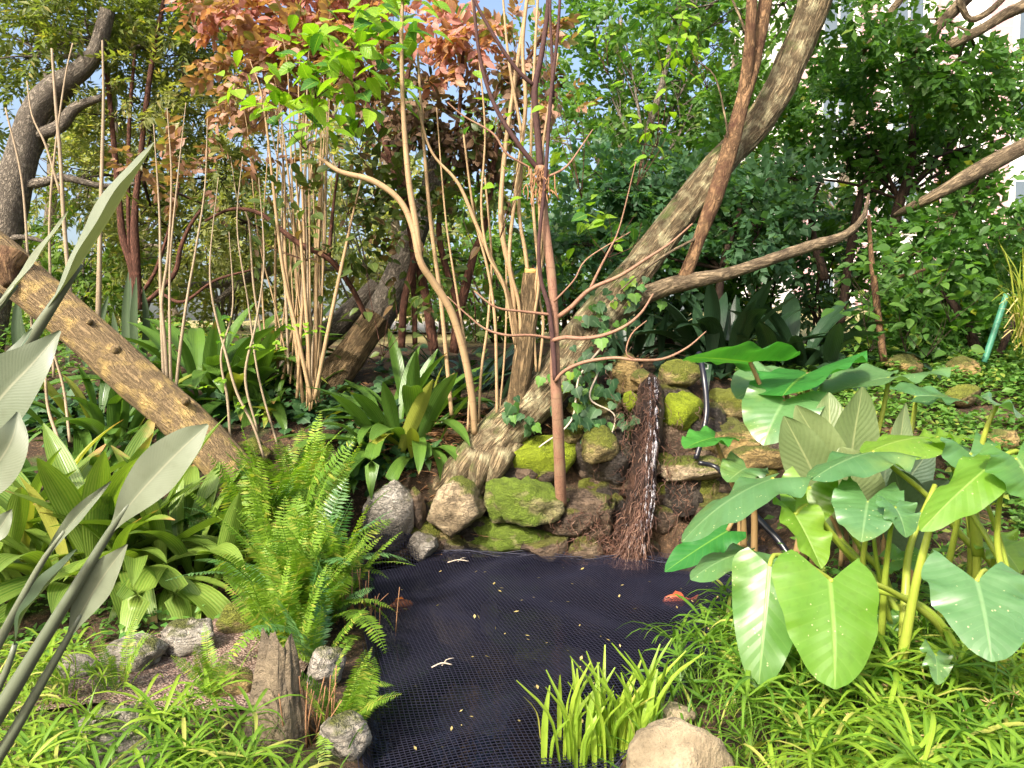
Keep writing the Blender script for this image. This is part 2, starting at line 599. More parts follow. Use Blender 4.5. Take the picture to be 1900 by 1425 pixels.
M['clivia_sun'] = leaf_mat('clivia_sun', (.04, .12, .015), (.16, .27, .035), (.34, .34, .06), .06, rough=.33, trans=.28, vein='parallel', vcol=(.30, .34, .08), spec=.38, tip=.88, tcol=(.40, .24, .10), vbump=.18)
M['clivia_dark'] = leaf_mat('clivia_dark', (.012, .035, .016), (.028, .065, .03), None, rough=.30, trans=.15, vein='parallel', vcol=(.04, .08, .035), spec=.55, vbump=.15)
M['fern'] = leaf_mat('fern', (.09, .20, .018), (.23, .36, .04), (.32, .36, .06), .16, rough=.42, trans=.38)
M['fern_shade'] = leaf_mat('fern_shade', (.035, .11, .03), (.075, .18, .05), None, rough=.4, trans=.3)  # darker copy of the fern green, with the shade put into its colour
M['fern_blue'] = leaf_mat('fern_blue', (.06, .17, .05), (.13, .26, .08), None, rough=.3, trans=.3, spec=.6)
M['sedge'] = leaf_mat('sedge', (.11, .23, .015), (.28, .40, .04), (.42, .42, .10), .10, rough=.36, trans=.38, vein='mid', vcol=(.35, .46, .1))
M['sedge2'] = leaf_mat('sedge2', (.055, .15, .015), (.17, .30, .03), (.34, .36, .08), .08, rough=.36, trans=.36, vein='mid', vcol=(.25, .36, .08))
M['lily'] = leaf_mat('lily', (.12, .25, .015), (.32, .44, .04), (.45, .40, .09), .1, rough=.36, trans=.36, vein='parallel', vcol=(.36, .46, .08), vbump=.1)
M['ear'] = leaf_mat('ear', (.06, .17, .035), (.11, .24, .045), None, rough=.36, trans=.34, vein='pinnate', vcol=(.22, .36, .10), vk=8., spec=.8, vbump=.14, speck=.7)
M['ear_lime'] = leaf_mat('ear_lime', (.11, .26, .02), (.19, .33, .035), None, rough=.36, trans=.40, vein='pinnate', vcol=(.28, .42, .09), vk=8., spec=.8, vbump=.12, speck=.7)
M['ear_blue'] = leaf_mat('ear_blue', (.07, .18, .06), (.12, .24, .085), None, rough=.30, trans=.3, vein='pinnate', vcol=(.2, .33, .14), vk=8., spec=1., vbump=.12, speck=.7)  # bluish sky reflection on the leaf tops put into the base colour
M['ear_deep'] = leaf_mat('ear_deep', (.03, .17, .03), (.06, .24, .035), None, rough=.34, trans=.36, vein='pinnate', vcol=(.16, .36, .05), vk=9., spec=.55, vbump=.14)
M['paddle'] = leaf_mat('paddle', (.13, .19, .075), (.22, .27, .12), None, rough=.36, trans=.28, vein='pinnate', vcol=(.34, .38, .18), vk=20., spec=.55, vbump=.14)
M['paddle_dark'] = leaf_mat('paddle_dark', (.06, .10, .06), (.11, .16, .09), None, rough=.34, trans=.2, vein='pinnate', vcol=(.16, .2, .12), vk=20., spec=.55, vbump=.14)
M['strel'] = leaf_mat('strel', (.115, .145, .09), (.20, .225, .15), None, rough=.38, trans=.12, vein='pinnate', vcol=(.27, .28, .19), vk=36., spec=.55, vbump=.05)
M['strel_pet'] = leaf_mat('strel_pet', (.10, .12, .075), (.16, .18, .115), None, rough=.42, trans=.0, spec=.45)
M['strel_dark'] = leaf_mat('strel_dark', (.035, .065, .03), (.07, .10, .05), None, rough=.3, trans=.1, vein='mid', vcol=(.14, .17, .09), spec=.7)
M['petiole'] = leaf_mat('petiole', (.20, .28, .03), (.34, .38, .06), None, rough=.35, trans=.12)
M['petiole_brown'] = leaf_mat('petiole_brown', (.22, .14, .06), (.34, .23, .10), None, rough=.45, trans=.05)
M['ivy'] = leaf_mat('ivy', (.018, .06, .02), (.055, .13, .04), (.18, .3, .03), .05, rough=.5, trans=.22, vein='mid', vcol=(.12, .2, .09), spec=.35)
M['ivy_light'] = leaf_mat('ivy_light', (.05, .16, .03), (.16, .32, .05), None, rough=.5, trans=.35, vein='mid', vcol=(.2, .32, .12), spec=.35)
M['cover'] = leaf_mat('cover', (.045, .13, .02), (.13, .25, .045), (.22, .28, .05), .1, rough=.42, trans=.35)
M['dry_leaf'] = leaf_mat('dry_leaf', (.16, .07, .03), (.33, .18, .08), (.42, .30, .16), .2, rough=.75, trans=.1)
M['straw'] = leaf_mat('straw', (.36, .28, .10), (.52, .42, .18), None, rough=.5, trans=.25)
M['frass'] = leaf_mat('frass', (.13, .20, .02), (.30, .32, .04), (.4, .36, .1), .2, trans=.35)
M['snake'] = leaf_mat('snake', (.015, .04, .02), (.05, .09, .045), None, rough=.35, trans=.08, vein='parallel', vcol=(.12, .15, .07))
M['sflower'] = leaf_mat('sflower', (.42, .30, .13), (.58, .44, .22), None, rough=.6, trans=.2)

# stone
LIME = (.30, .38, .012)
M['rock_grey'] = rock_mat('rock_grey', (.15, .13, .105), (.32, .285, .23), (.46, .42, .36), (.13, .14, .03), .27)
M['rock_tan'] = rock_mat('rock_tan', (.19, .14, .08), (.40, .31, .19), (.52, .43, .29), (.15, .18, .02), .36)
M['rock_green'] = rock_mat('rock_green', (.14, .13, .05), (.30, .28, .11), (.45, .38, .2), (.17, .25, .02), .62, mossup=.12, mk=5.)
M['rock_lime'] = rock_mat('rock_lime', (.12, .11, .045), (.22, .21, .07), (.34, .30, .12), LIME, .88, mossup=.25, mk=2.2)
M['rock_olive'] = rock_mat('rock_olive', (.11, .085, .035), (.27, .21, .085), (.40, .32, .14), (.20, .22, .025), .55, mossup=.3)
M['rock_dark'] = rock_mat('rock_dark', (.018, .014, .011), (.05, .038, .028), (.14, .11, .07), (.13, .13, .025), .30, wet=.5)
M['rock_brown'] = rock_mat('rock_brown', (.05, .034, .024), (.14, .095, .06), (.27, .20, .12), (.15, .15, .03), .34, wet=.35)
M['rock_ochre'] = rock_mat('rock_ochre', (.18, .12, .045), (.34, .24, .09), (.44, .34, .15), (.15, .16, .03), .35)
M['rock_warm'] = rock_mat('rock_warm', (.22, .17, .10), (.40, .32, .20), (.50, .42, .28), (.17, .18, .06), .16, k=6., ck=0.)
M['slate'] = rock_mat('slate', (.07, .06, .05), (.20, .155, .10), (.33, .26, .16), None, k=5., ck=0.)


def soil_mat():
    t = NT('soil')
    g = t.n('NewGeometry')
    pos = g.outputs['Position']
    xyz = t.n('SeparateXYZ', {0: pos})
    n1 = t.noise(pos, 2.2, 6, .6)
    n2 = t.noise(pos, 34., 4, .7)
    n3 = t.noise(pos, 110., 3, .7)
    col = t.ramp(n1, [(.35, (.022, .015, .010)), (.55, (.055, .036, .022)), (.7, (.11, .07, .042))])
    col = t.mix(t.math('MULTIPLY', t.math('SUBTRACT', n2, .52), 5., clamp=True), col, (.21, .12, .065))
    col = t.mix(t.math('MULTIPLY', t.math('SUBTRACT', n3, .6), 6., clamp=True), col, (.30, .21, .13))
    col = t.mix(t.math('MULTIPLY', t.math('SUBTRACT', t.noise(pos, 5., 3), .56), 6., clamp=True), col, (.05, .075, .02))
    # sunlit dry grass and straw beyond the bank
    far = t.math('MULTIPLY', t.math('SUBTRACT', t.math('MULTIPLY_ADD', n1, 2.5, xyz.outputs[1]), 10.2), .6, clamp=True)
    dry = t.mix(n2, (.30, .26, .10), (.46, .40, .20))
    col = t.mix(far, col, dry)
    # mud of the pond
    mud = t.math('MULTIPLY', t.math('SUBTRACT', .02, xyz.outputs[2]), 20., clamp=True)
    col = t.mix(mud, col, (.022, .02, .017))
    h = t.math('MULTIPLY_ADD', n3, .4, n2)
    return t.finish(t.pbr(col, .9, t.bump(h, .8, .03), .2))


def gravel_mat():
    t = NT('gravel')
    g = t.n('NewGeometry')
    v = t.n('TexVoronoi', {'Vector': g.outputs['Position'], 'Scale': 95.})
    c = t.n('SeparateXYZ', {0: v.outputs['Color']}).outputs[0]
    col = t.ramp(c, [(0., (.20, .12, .09)), (.5, (.38, .26, .20)), (1., (.55, .43, .34))])
    col = t.mix(t.math('MULTIPLY', v.outputs['Distance'], 1.1, clamp=True), col, (.10, .06, .045))
    return t.finish(t.pbr(col, .85, t.bump(t.math('SUBTRACT', 1., v.outputs['Distance']), .9, .012), .3))


def simple(name, col, rough=.5, spec=.4, k=30., var=.3, metal=0.):
    t = NT(name)
    n = t.noise(t.n('NewGeometry').outputs['Position'], k, 4)
    c = t.mix(n, tuple(x * (1 - var) for x in col), tuple(min(1, x * (1 + var)) for x in col))
    return t.finish(t.pbr(c, rough, t.bump(n, .15, .004), spec, Metallic=metal))


def water_mat():
    t = NT('pond_water')
    g = t.n('NewGeometry')
    n = t.noise(g.outputs['Position'], 9., 3)
    nr = t.bump(n, .12, .02)
    fr = t.n('Fresnel', {'IOR': 1.33, 'Normal': nr}).outputs[0]
    tr = t.n('BsdfTransparent', {'Color': (.30, .32, .36)}).outputs[0]
    gl = t.n('BsdfGlossy', {'Color': (.8, .85, 1.), 'Roughness': .06, 'Normal': nr}).outputs[0]
    return t.finish(t.n('MixShader', {0: fr, 1: tr, 2: gl}).outputs[0])


def fall_mat():
    t = NT('falling_water')
    vec, u, v, r = t.attr()
    n = t.noise(t.vscale(vec, (10., 1.6, 1.)), 2.2, 5, .7)
    g = t.n('NewGeometry')
    n2 = t.noise(t.vscale(g.outputs['Position'], (60., 60., 9.)), 1., 4, .7)
    f = t.math('MULTIPLY', t.math('SUBTRACT', n2, .55), 6., clamp=True)
    tr = t.n('BsdfTransparent', {'Color': (.9, .9, .92)}).outputs[0]
    gl = t.pbr((.60, .58, .60), .5, t.bump(n2, .5, .02), .4)
    return t.finish(t.n('MixShader', {0: f, 1: tr, 2: gl}).outputs[0])


def brick_mat():
    t = NT('brick')
    g = t.n('TexCoord')
    b = t.n('TexBrick', {'Vector': g.outputs['UV'], 'Color1': (.42, .23, .22), 'Color2': (.50, .30, .29), 'Mortar': (.6, .55, .52), 'Scale': 1.,
                         'Mortar Size': .012, 'Brick Width': .24, 'Row Height': .08})
    return t.finish(t.pbr(b.outputs[0], .9, None, .2))


M['soil'] = soil_mat()
M['gravel'] = gravel_mat()
M['water'] = water_mat()
M['fall'] = fall_mat()
M['net'] = simple('net', (.014, .014, .030), .5, .45, 60., .2)
M['hose'] = simple('hose', (.012, .012, .018), .3, .6, 30., .2)
M['pole_green'] = simple('pole_green', (.05, .20, .13), .45, .5, 20., .25)
M['root'] = leaf_mat('root', (.06, .026, .017), (.17, .08, .05), (.26, .15, .10), .2, rough=.55, trans=0., spec=.5)
M['rootbody'] = rock_mat('rootbody', (.016, .010, .008), (.045, .024, .016), (.10, .05, .03), None, wet=.45, k=9.)
M['fish'] = simple('fish', (.55, .17, .03), .3, .6, 14., .3)
M['fish_red'] = simple('fish_red', (.42, .10, .05), .3, .6, 14., .3)
M['twig'] = simple('twig', (.30, .16, .08), .8, .2, 12., .5)
M['twig_pale'] = simple('twig_pale', (.50, .42, .32), .8, .2, 12., .3)
M['plaster'] = simple('plaster', (.72, .70, .69), .85, .2, 2., .06)
M['brickwall'] = simple('brickwall', (.45, .29, .30), .9, .2, 8., .12)
M['mortar'] = simple('mortar', (.6, .55, .53), .9, .2, 8., .1)
M['glasspane'] = simple('glasspane', (.10, .13, .16), .08, .8, 1., .2)
M['winframe'] = simple('winframe', (.70, .68, .66), .6, .3, 4., .05)
M['pale_path'] = simple('pale_path', (.58, .53, .45), .9, .2, 3., .12)
M['trunk_bg'] = bark_mat('trunk_bg', (.14, .11, .08), (.30, .25, .18), None, 12., .3, .6, .02)

# ------------------------------------------------------------------ the setting: ground, pond, path
POND = np.array([(-.98, 5.38), (-.86, 4.8), (-.78, 4.3), (-.62, 3.6), (-.46, 2.7), (-.36, 1.95), (.1, 1.85), (.3, 2.6), (.62, 3.15), (1.02, 3.6),
                 (1.35, 4.1), (1.62, 4.7), (1.60, 5.2), (1.05, 5.42), (.3, 5.45), (-.4, 5.45)])


def pond_sd(x, y):
    """signed distance to the pond outline, negative inside"""
    p = np.stack([x, y], -1)
    d = np.full(x.shape, 1e9)
    ins = np.zeros(x.shape, bool)
    n = len(POND)
    for i in range(n):
        a, b = POND[i], POND[(i + 1) % n]
        e = b - a
        w = p - a
        t = np.clip((w @ e) / (e @ e), 0, 1)
        d = np.minimum(d, np.linalg.norm(w - t[..., None] * e, axis=-1))
        c = (a[1] > y) != (b[1] > y)
        xs = a[0] + (y - a[1]) / (e[1] if abs(e[1]) > 1e-9 else 1e-9) * e[0]
        ins ^= c & (x < xs)
    return np.where(ins, -d, d)


_YL = ([-50, 0, 2, 3.5, 4.3, 4.8, 5.3, 5.6, 6, 6.5, 7.2, 8, 10, 14, 20, 40, 100, 500],
       [.05, .06, .08, .10, .16, .30, .50, .66, .88, 1.08, 1.30, 1.46, 1.66, 2.06, 2.4, 3., 4.5, 12])
_YM = ([-50, 0, 2, 4.3, 5.3, 5.58, 5.72, 5.92, 6.12, 7.2, 8, 10, 14, 20, 40, 100, 500],
       [.05, .06, .08, .10, .12, .30, .75, 1.18, 1.28, 1.40, 1.5, 1.7, 2.06, 2.4, 3., 4.5, 12])
_YW = ([-50, 0, 2, 4.3, 5.2, 5.45, 5.56, 5.8, 6, 6.5, 7.2, 8, 10, 14, 20, 40, 100, 500],
       [.05, .06, .08, .10, .12, .14, .50, .74, .88, 1.08, 1.30, 1.46, 1.66, 2.06, 2.4, 3., 4.5, 12])
_YR = ([-50, 0, 2, 3, 4.3, 5, 5.6, 6, 7, 8, 10, 14, 20, 40, 100, 500],
       [.05, .06, .08, .12, .28, .55, .86, 1.02, 1.30, 1.46, 1.66, 2.06, 2.4, 3., 4.5, 12])


def hgt(x, y):
    x = np.asarray(x, float)
    y = np.asarray(y, float)
    sh = x.shape
    x, y = x.ravel(), y.ravel()
    zl, zw, zm, zr = (np.interp(y, *q) for q in (_YL, _YW, _YM, _YR))
    sm = lambda a, b: (lambda t: t * t * (3 - 2 * t))(np.clip((x - a) / (b - a), 0, 1))
    a, b, c = sm(-.1, .75), sm(1.5, 2.3), sm(-1.45, -1.0)
    zl = zl * (1 - c) + zw * c
    z = zl * (1 - a) + zm * a
    z = z * (1 - b) + zr * b
    q = np.stack([x, y, x * 0], -1)
    z = z + .05 * (fbm(q * 1.7, 3, 3) - .5) + np.clip((np.hypot(x, y) - 8) / 20, 0, 1) * (fbm(q * .12, 8, 2) - .5) * 1.2
    s = pond_sd(x, y)
    t = np.clip((.10 - s) / .22, 0, 1)
    t = t * t * (3 - 2 * t)
    t = t * (y < 5.5)
    deep = -.45 + .08 * fbm(q * 3, 5, 2)
    z = z * (1 - t) + deep * t
    return z.reshape(sh)


def G(x, y, dz=0.):
    return np.array([x, y, float(hgt(np.array([x]), np.array([y]))[0]) + dz])


def Pg(px, py, d0=1.5, d1=30.):
    """where the sight line of a photo coordinate meets the ground"""
    ds = np.linspace(d0, d1, 900)
    a = P(px, py, 1.0) - CAM
    pts = CAM + a * (ds / a[1])[:, None]
    h = hgt(pts[:, 0], pts[:, 1])
    k = np.argmax(pts[:, 2] < h)
    p = pts[k if pts[k, 2] < h[k] else -1]
    return np.array([p[0], p[1], float(hgt(p[:1], p[1:2])[0])])


def axis(lo, hi, step, far):
    a = list(np.arange(lo, hi + 1e-6, step))
    s = step
    v = hi
    while v < far:
        s *= 1.25
        v += s
        a.append(v)
    s = step
    v = lo
    pre = []
    while v > -far:
        s *= 1.25
        v -= s
        pre.append(v)
    return np.array(pre[::-1] + a)


xs, ys = axis(-4.5, 4.5, .055, 600), axis(1.4, 8.5, .055, 600)
X, Y = np.meshgrid(xs, ys)
Z = hgt(X, Y)
i = (np.arange(len(ys) - 1)[:, None] * len(xs) + np.arange(len(xs) - 1)[None]).ravel()
mb = MB().add((np.stack([X, Y, Z], -1).reshape(-1, 3), [np.stack([i, i + 1, i + len(xs) + 1, i + len(xs)], -1)], None))
tag(part('ground', mb, M['soil']), kind='structure')

# water sheet
n = len(POND)
c0 = POND.mean(0)
ring = c0 + (POND - c0) * 1.05
V = np.vstack([np.c_[ring, np.full(n, .0)], [c0[0], c0[1], .0]])
F = np.array([[k, (k + 1) % n, n] for k in range(n)])
tag(part('pond_water', MB().add((V, [F], None)), M['water']), kind='structure')

# gravel path on the left bank, a sheet that follows the ground
gx, gy = np.meshgrid(np.linspace(-2.0, -.9, 40), np.linspace(2.6, 4.05, 34))
edge = .12 * np.sin(gy * 5) + .06 * np.sin(gx * 11)
gx2 = gx
gy2 = 2.85 + (gy - 2.6) / 1.45 * (.45 + .45 * np.sin((gx + 2.0) / 1.1 * 2.6)) + edge * .6
i = (np.arange(33)[:, None] * 40 + np.arange(39)[None]).ravel()
V = np.stack([gx2, gy2, hgt(gx2, gy2) + .02], -1).reshape(-1, 3)
tag(part('path', MB().add((V, [np.stack([i, i + 1, i + 41, i + 40], -1)], None)), M['gravel']), kind='structure')
# a pale path in the sun beyond the bank
gx, gy = np.meshgrid(np.linspace(-3.6, 1.6, 40), np.linspace(11.6, 14.0, 12))
V = np.stack([gx, gy + .3 * np.sin(gx), hgt(gx, gy + .3 * np.sin(gx)) + .03], -1).reshape(-1, 3)
i = (np.arange(11)[:, None] * 40 + np.arange(39)[None]).ravel()
tag(part('pale_path', MB().add((V, [np.stack([i, i + 1, i + 41, i + 40], -1)], None)), M['pale_path']), kind='structure')

# ------------------------------------------------------------------ boulders of the rock wall
# (px0, px1, py0, py1, depth, material, label, options)
BOULD = [
    (680, 764, 893, 1012, 5.36, 'rock_grey', 'pale grey boulder with an olive top beside the raised net corner', dict(planes=6, round_=.5)),
    (758, 790, 912, 980, 5.40, 'rock_brown', 'narrow upright dark stone wedged between the grey and tan boulders', dict(planes=12)),
    (786, 896, 893, 996, 5.32, 'rock_tan', 'tan cracked boulder under the foot of the leaning trunk', dict(planes=10)),
    (898, 1030, 876, 974, 5.30, 'rock_green', 'pitted green and cream boulder in the wall', dict(planes=12, pits=.22, rough=.22)),
    (950, 1068, 806, 892, 5.58, 'rock_lime', 'round boulder thick with lime green moss behind the sapling', dict(planes=5, round_=.6, rough=.1)),
    (1074, 1180, 792, 918, 5.56, 'rock_dark', 'big dark wet boulder left of the waterfall', dict(planes=7, round_=.45)),
    (1082, 1140, 798, 862, 5.40, 'rock_olive', 'olive topped knob bulging from the wet boulder', dict(planes=7)),
    (1040, 1094, 780, 824, 5.62, 'rock_olive', 'small flat mossy stone above the lime boulder', dict(planes=8)),
    (1060, 1162, 722, 794, 5.74, 'rock_olive', 'yellow mossy rock below the ivy near the tree', dict(planes=9, pits=.12)),
    (1156, 1182, 730, 760, 5.66, 'rock_lime', 'fist sized green pebble stuck beside the waterfall', dict(planes=6, sub=3)),
    (1128, 1194, 664, 726, 5.84, 'rock_ochre', 'ochre folded rock at the left lip of the fall', dict(planes=10, rough=.24)),
    (1168, 1214, 686, 724, 5.76, 'rock_ochre', 'low ochre stone right at the lip of the fall', dict(planes=9)),
    (1216, 1296, 674, 730, 5.80, 'rock_olive', 'dark wedge rock with moss right of the lip', dict(planes=8)),
    (1228, 1304, 738, 804, 5.66, 'rock_lime', 'bright green mossy stone beside the black hose', dict(planes=7, round_=.5)),
    (1312, 1394, 724, 792, 5.86, 'rock_olive', 'olive two humped boulder on the right slope', dict(planes=7, rough=.2)),
    (1298, 1418, 782, 846, 5.68, 'rock_ochre', 'ochre pitted slab under the two humped boulder', dict(planes=9, pits=.2)),
    (1352, 1462, 828, 878, 5.58, 'rock_ochre', 'ochre block with a level top under the pitted slab', dict(planes=9)),
    (1234, 1350, 850, 896, 5.48, 'rock_tan', 'flat layered tan slab right of the waterfall', dict(planes=9)),
    (1014, 1148, 912, 996, 5.36, 'rock_brown', 'brown lumpy boulder spilling wet roots', dict(planes=8, pits=.16, rough=.2)),
    (968, 1052, 984, 1040, 5.34, 'rock_brown', 'low brown stone at the net edge', dict(planes=9)),
    (1052, 1114, 1000, 1048, 5.30, 'rock_brown', 'rounded brown cobble beneath the root mat', dict(planes=6, round_=.5)),
    (862, 1022, 962, 1022, 5.42, 'rock_green', 'long mossy ledge under the pitted green boulder', dict(planes=9, round_=.25)),
    (1250, 1348, 1010, 1078, 5.10, 'rock_dark', 'dark wet stone at the pond corner under the big leaves', dict(planes=8)),
    (1290, 1376, 912, 998, 5.36, 'rock_brown', 'brown stone face below the flat tan slab', dict(planes=9, pits=.14)),
    (1376, 1470, 900, 1004, 5.30, 'rock_dark', 'dark stone behind the lower end of the hose', dict(planes=9)),
    (762, 812, 988, 1036, 5.25, 'rock_grey', 'grey stone half veiled by the raised net', dict(planes=7)),
    (1236, 1296, 892, 962, 5.46, 'rock_dark', 'black wet stone directly right of the falling water', dict(planes=8)),
    (1462, 1560, 880, 960, 5.2, 'rock_olive', 'mossy stone behind the pale upright leaves', dict(planes=8)),
    (1646, 1716, 660, 696, 6.5, 'rock_ochre', 'long ochre rock on the green slope behind the big leaf', dict(planes=8)),
    (1760, 1816, 664, 704, 6.6, 'rock_ochre', 'round ochre rock among low green plants', dict(planes=6, round_=.5)),
    (1752, 1818, 712, 752, 6.1, 'rock_olive', 'half buried olive rock on the green slope', dict(planes=7)),
    (1824, 1892, 794, 832, 5.4, 'rock_ochre', 'ochre rock low on the slope near the frond grass', dict(planes=7)),
    (430, 500, 812, 862, 5.6, 'rock_olive', 'olive stone with a dark hollow beyond the fern', dict(planes=8, pits=.2)),
    # front left bank
    (410, 496, 1106, 1182, 3.98, 'rock_olive', 'brown boulder tucked behind the tall fern', dict(planes=8)),
    (312, 410, 1150, 1222, 3.66, 'rock_grey', 'split grey boulder edging the gravel', dict(planes=7, rough=.22)),
    (200, 306, 1184, 1252, 3.50, 'rock_grey', 'smooth grey stone edging the gravel, without a split', dict(planes=6, round_=.5)),
    (78, 172, 1212, 1262, 3.42, 'rock_grey', 'pale low stone at the gravel end under the long grey leaves', dict(planes=6, round_=.5)),
    (390, 478, 1236, 1300, 3.16, 'rock_ochre', 'sharp ochre rock with a dark side by the gravel', dict(planes=12, round_=.1)),
    (118, 330, 1322, 1440, 2.62, 'rock_grey', 'flat weathered grey rock among sedge', dict(planes=9, pits=.2)),
    (560, 640, 1196, 1286, 3.30, 'rock_grey', 'whitish stone between the ferns at the pond edge', dict(planes=9)),
    (600, 690, 1330, 1410, 2.95, 'rock_grey', 'grey stone under the low fern at the pond edge', dict(planes=8)),
    # front right
    (1172, 1352, 1348, 1510, 2.55, 'rock_warm', 'big smooth sandy boulder in the foreground', dict(planes=8, round_=.3, rough=.10)),
    (1190, 1290, 1312, 1372, 2.90, 'rock_warm', 'sandy stone half hidden behind the smooth boulder', dict(planes=6, round_=.5)),
]
for k, (x0, x1, y0, y1, d, mt, lab, op) in enumerate(BOULD):
    if y0 > 1090:                                   # stones of the banks stand on the ground
        d = Pg((x0 + x1) / 2, y1 - .12 * (y1 - y0))[1]
    w = (x1 - x0) * d / FPX / 2
    h = (y1 - y0) * d / FPX / 2
    wall = 600 < y0 < 1090 and 640 < x0 < 1480
    c = P((x0 + x1) / 2, (y0 + y1) / 2, d + w * (.32 if wall else .0))
    if wall:
        w, h = w * 1.1, h * 1.1
    op = dict(op)
    mb = MB().add(rock_geo(c, (w * 1.08, (w * .62 + h * .35), h * 1.1), 31 + k * 7, **op))
    single('boulder', mb, M[mt], lab, 'rock', 'rocks of the pond garden')

# small fill stones wedged in the wall: parts of one rockery
rk = thing('rockery', 'dark wet fill stones packed behind the boulders of the pond wall', 'rock wall', G(.4, 5.5))
for k in range(120):
    px = RD.uniform(690, 1480)
    top = np.interp(px, [690, 860, 1000, 1080, 1130, 1300, 1480], [930, 900, 820, 760, 690, 690, 860])
    py = RD.uniform(top + 14, 1050)
    d = np.interp(py, [690, 800, 900, 1050], [5.90, 5.72, 5.58, 5.44]) + .02
    s = RD.uniform(.07, .15)
    mb = MB().add(rock_geo(P(px, py, d), (s * 1.25, s, s), 900 + k, sub=3, planes=10))
    part('stone', mb, M[RD.choice(['rock_dark', 'rock_dark', 'rock_brown', 'rock_olive'])], rk)

# split upright stone on the left bank, like a broken stump
bq = Pg(512, 1392)
dd = bq[1]
poly = np.array([(-1.0, -.15), (.22, -.80), (.62, -.55), (1.0, .15), (.55, .7), (-.7, .6)])
seg = []
for q in range(len(poly)):
    a_, b_ = poly[q], poly[(q + 1) % len(poly)]
    for f in np.linspace(0, 1, 14, endpoint=False):
        seg.append(a_ + (b_ - a_) * f)
seg = np.array(seg)
na = len(seg)
lev = np.linspace(0, 1, 46)
px1 = dd / FPX
Vs = []
for t in lev:
    hw = np.interp(t, [0, .3, .7, 1], [64, 60, 45, 30]) * px1
    cx = bq[0] + (np.interp(t, [0, 1], [0, 6])) * px1
    Vs.append(np.c_[cx + seg[:, 0] * hw, bq[1] + seg[:, 1] * hw * .8, np.full(na, bq[2] - .06 + t * (178 * px1 + .06))])
Vs = np.concatenate(Vs)
tj = np.repeat(lev, na)
sg2 = np.tile(seg, (len(lev), 1))
nrmv = sg2 / np.linalg.norm(sg2, axis=1, keepdims=True)
dn = (fbm(Vs * np.array([16, 16, 5.]), 4, 4) - .5) * np.where(sg2[:, 0] > .15, .035, .012) + (np.abs(vnoise(Vs * np.array([48, 48, 4.]), 8) - .5) - .25) * .016 * np.where(sg2[:, 0] > .15, 1.8, .15)
Vs[:, :2] += nrmv * dn[:, None]
jag = vnoise(np.c_[sg2 * 3.1, sg2[:, 0] * 0], 12) * .13 + np.clip(.25 - np.abs(sg2[:, 0] - .05), 0, 1) * .14 - .03
Vs[:, 2] += tj ** 5 * jag
ii = np.arange(len(lev) - 1)[:, None] * na
jj = np.arange(na)[None]
F = np.stack([ii + jj, ii + (jj + 1) % na, ii + na + (jj + 1) % na, ii + na + jj], -1).reshape(-1, 4)
topv = Vs[-na:].mean(0) - [0, 0, .05]
V2 = np.vstack([Vs, topv])
kk = np.arange(na)
F2 = np.stack([len(lev) * na - na + kk, len(lev) * na - na + (kk + 1) % na, np.full(na, len(V2) - 1)], -1)
single('standing_stone', MB().add((V2, [F, F2], None)), M['slate'], 'upright split stone with a jagged top, like a broken stump', 'rock', smooth=False)

# ------------------------------------------------------------------ net over the pond
netroot = []


def net_z(x, y):
    q = np.stack([x, y, x * 0], -1)
    z = .035 + .05 * (fbm(q * 1.6, 21, 3) - .5) + .012 * np.sin(x * 9 + 3 * np.sin(y * 3))
    z = z + .03 * np.clip((y - 4.9) / .4, 0, 1) ** 2
    cor = np.clip(1 - np.hypot((x + 1.0) / .42, (y - 5.33) / .30), 0, 1)
    z = z + .34 * cor ** .8
    s = pond_sd(x, y)
    z = np.where(s > -.05, np.maximum(z, hgt(x, y) + .015), z)
    return z


def thread(p, r):
    """three sided thread through points"""
    m = len(p)
    T = np.gradient(p, axis=0)
    T /= np.linalg.norm(T, axis=1, keepdims=True)
    up = np.array([0, 0, 1.])
    S = np.cross(T, up)
    S /= np.maximum(np.linalg.norm(S, axis=1, keepdims=True), 1e-6)
    U = np.cross(S, T)
    V = np.stack([p + S * r, p - S * r, p + U * r * 1.4], 1).reshape(-1, 3)
    i = np.arange(m - 1)[:, None] * 3
    F = np.concatenate([np.stack([i[:, 0] + a, i[:, 0] + b, i[:, 0] + 3 + b, i[:, 0] + 3 + a], -1) for a, b in ((0, 1), (1, 2), (2, 0))])
    return V, [F], None


def net_inside(x, y):
    s = pond_sd(x, y)
    return (s < .10) & (y > 2.05) & ~((y > 5.2) & (x > .45) & (x < 1.2) & (y > 5.32 - .0 * x))


mb = MB()
ang = math.radians(17)
ca, sa = math.cos(ang), math.sin(ang)
SP = .0195
for fam in (0, 1):
    for k in np.arange(-3.8, 3.8, SP):
        t = np.arange(-3.8, 3.8, .04)
        w = k + .012 * np.sin(t * 2.1 + fam)
        lx, ly = (t, w) if fam == 0 else (w, t)
        x = lx * ca - ly * sa + .35
        y = lx * sa + ly * ca + 3.7
        ok = net_inside(x, y)
        if ok.sum() < 2:
            continue
        idx = np.flatnonzero(ok)
        for run in np.split(idx, np.flatnonzero(np.diff(idx) > 1) + 1):
            if len(run) > 1:
                mb.add(thread(np.stack([x[run], y[run], net_z(x[run], y[run])], -1), .0017))
nt_ = single('pond_net', mb, M['net'], 'black plastic netting stretched over the whole pond', 'net')
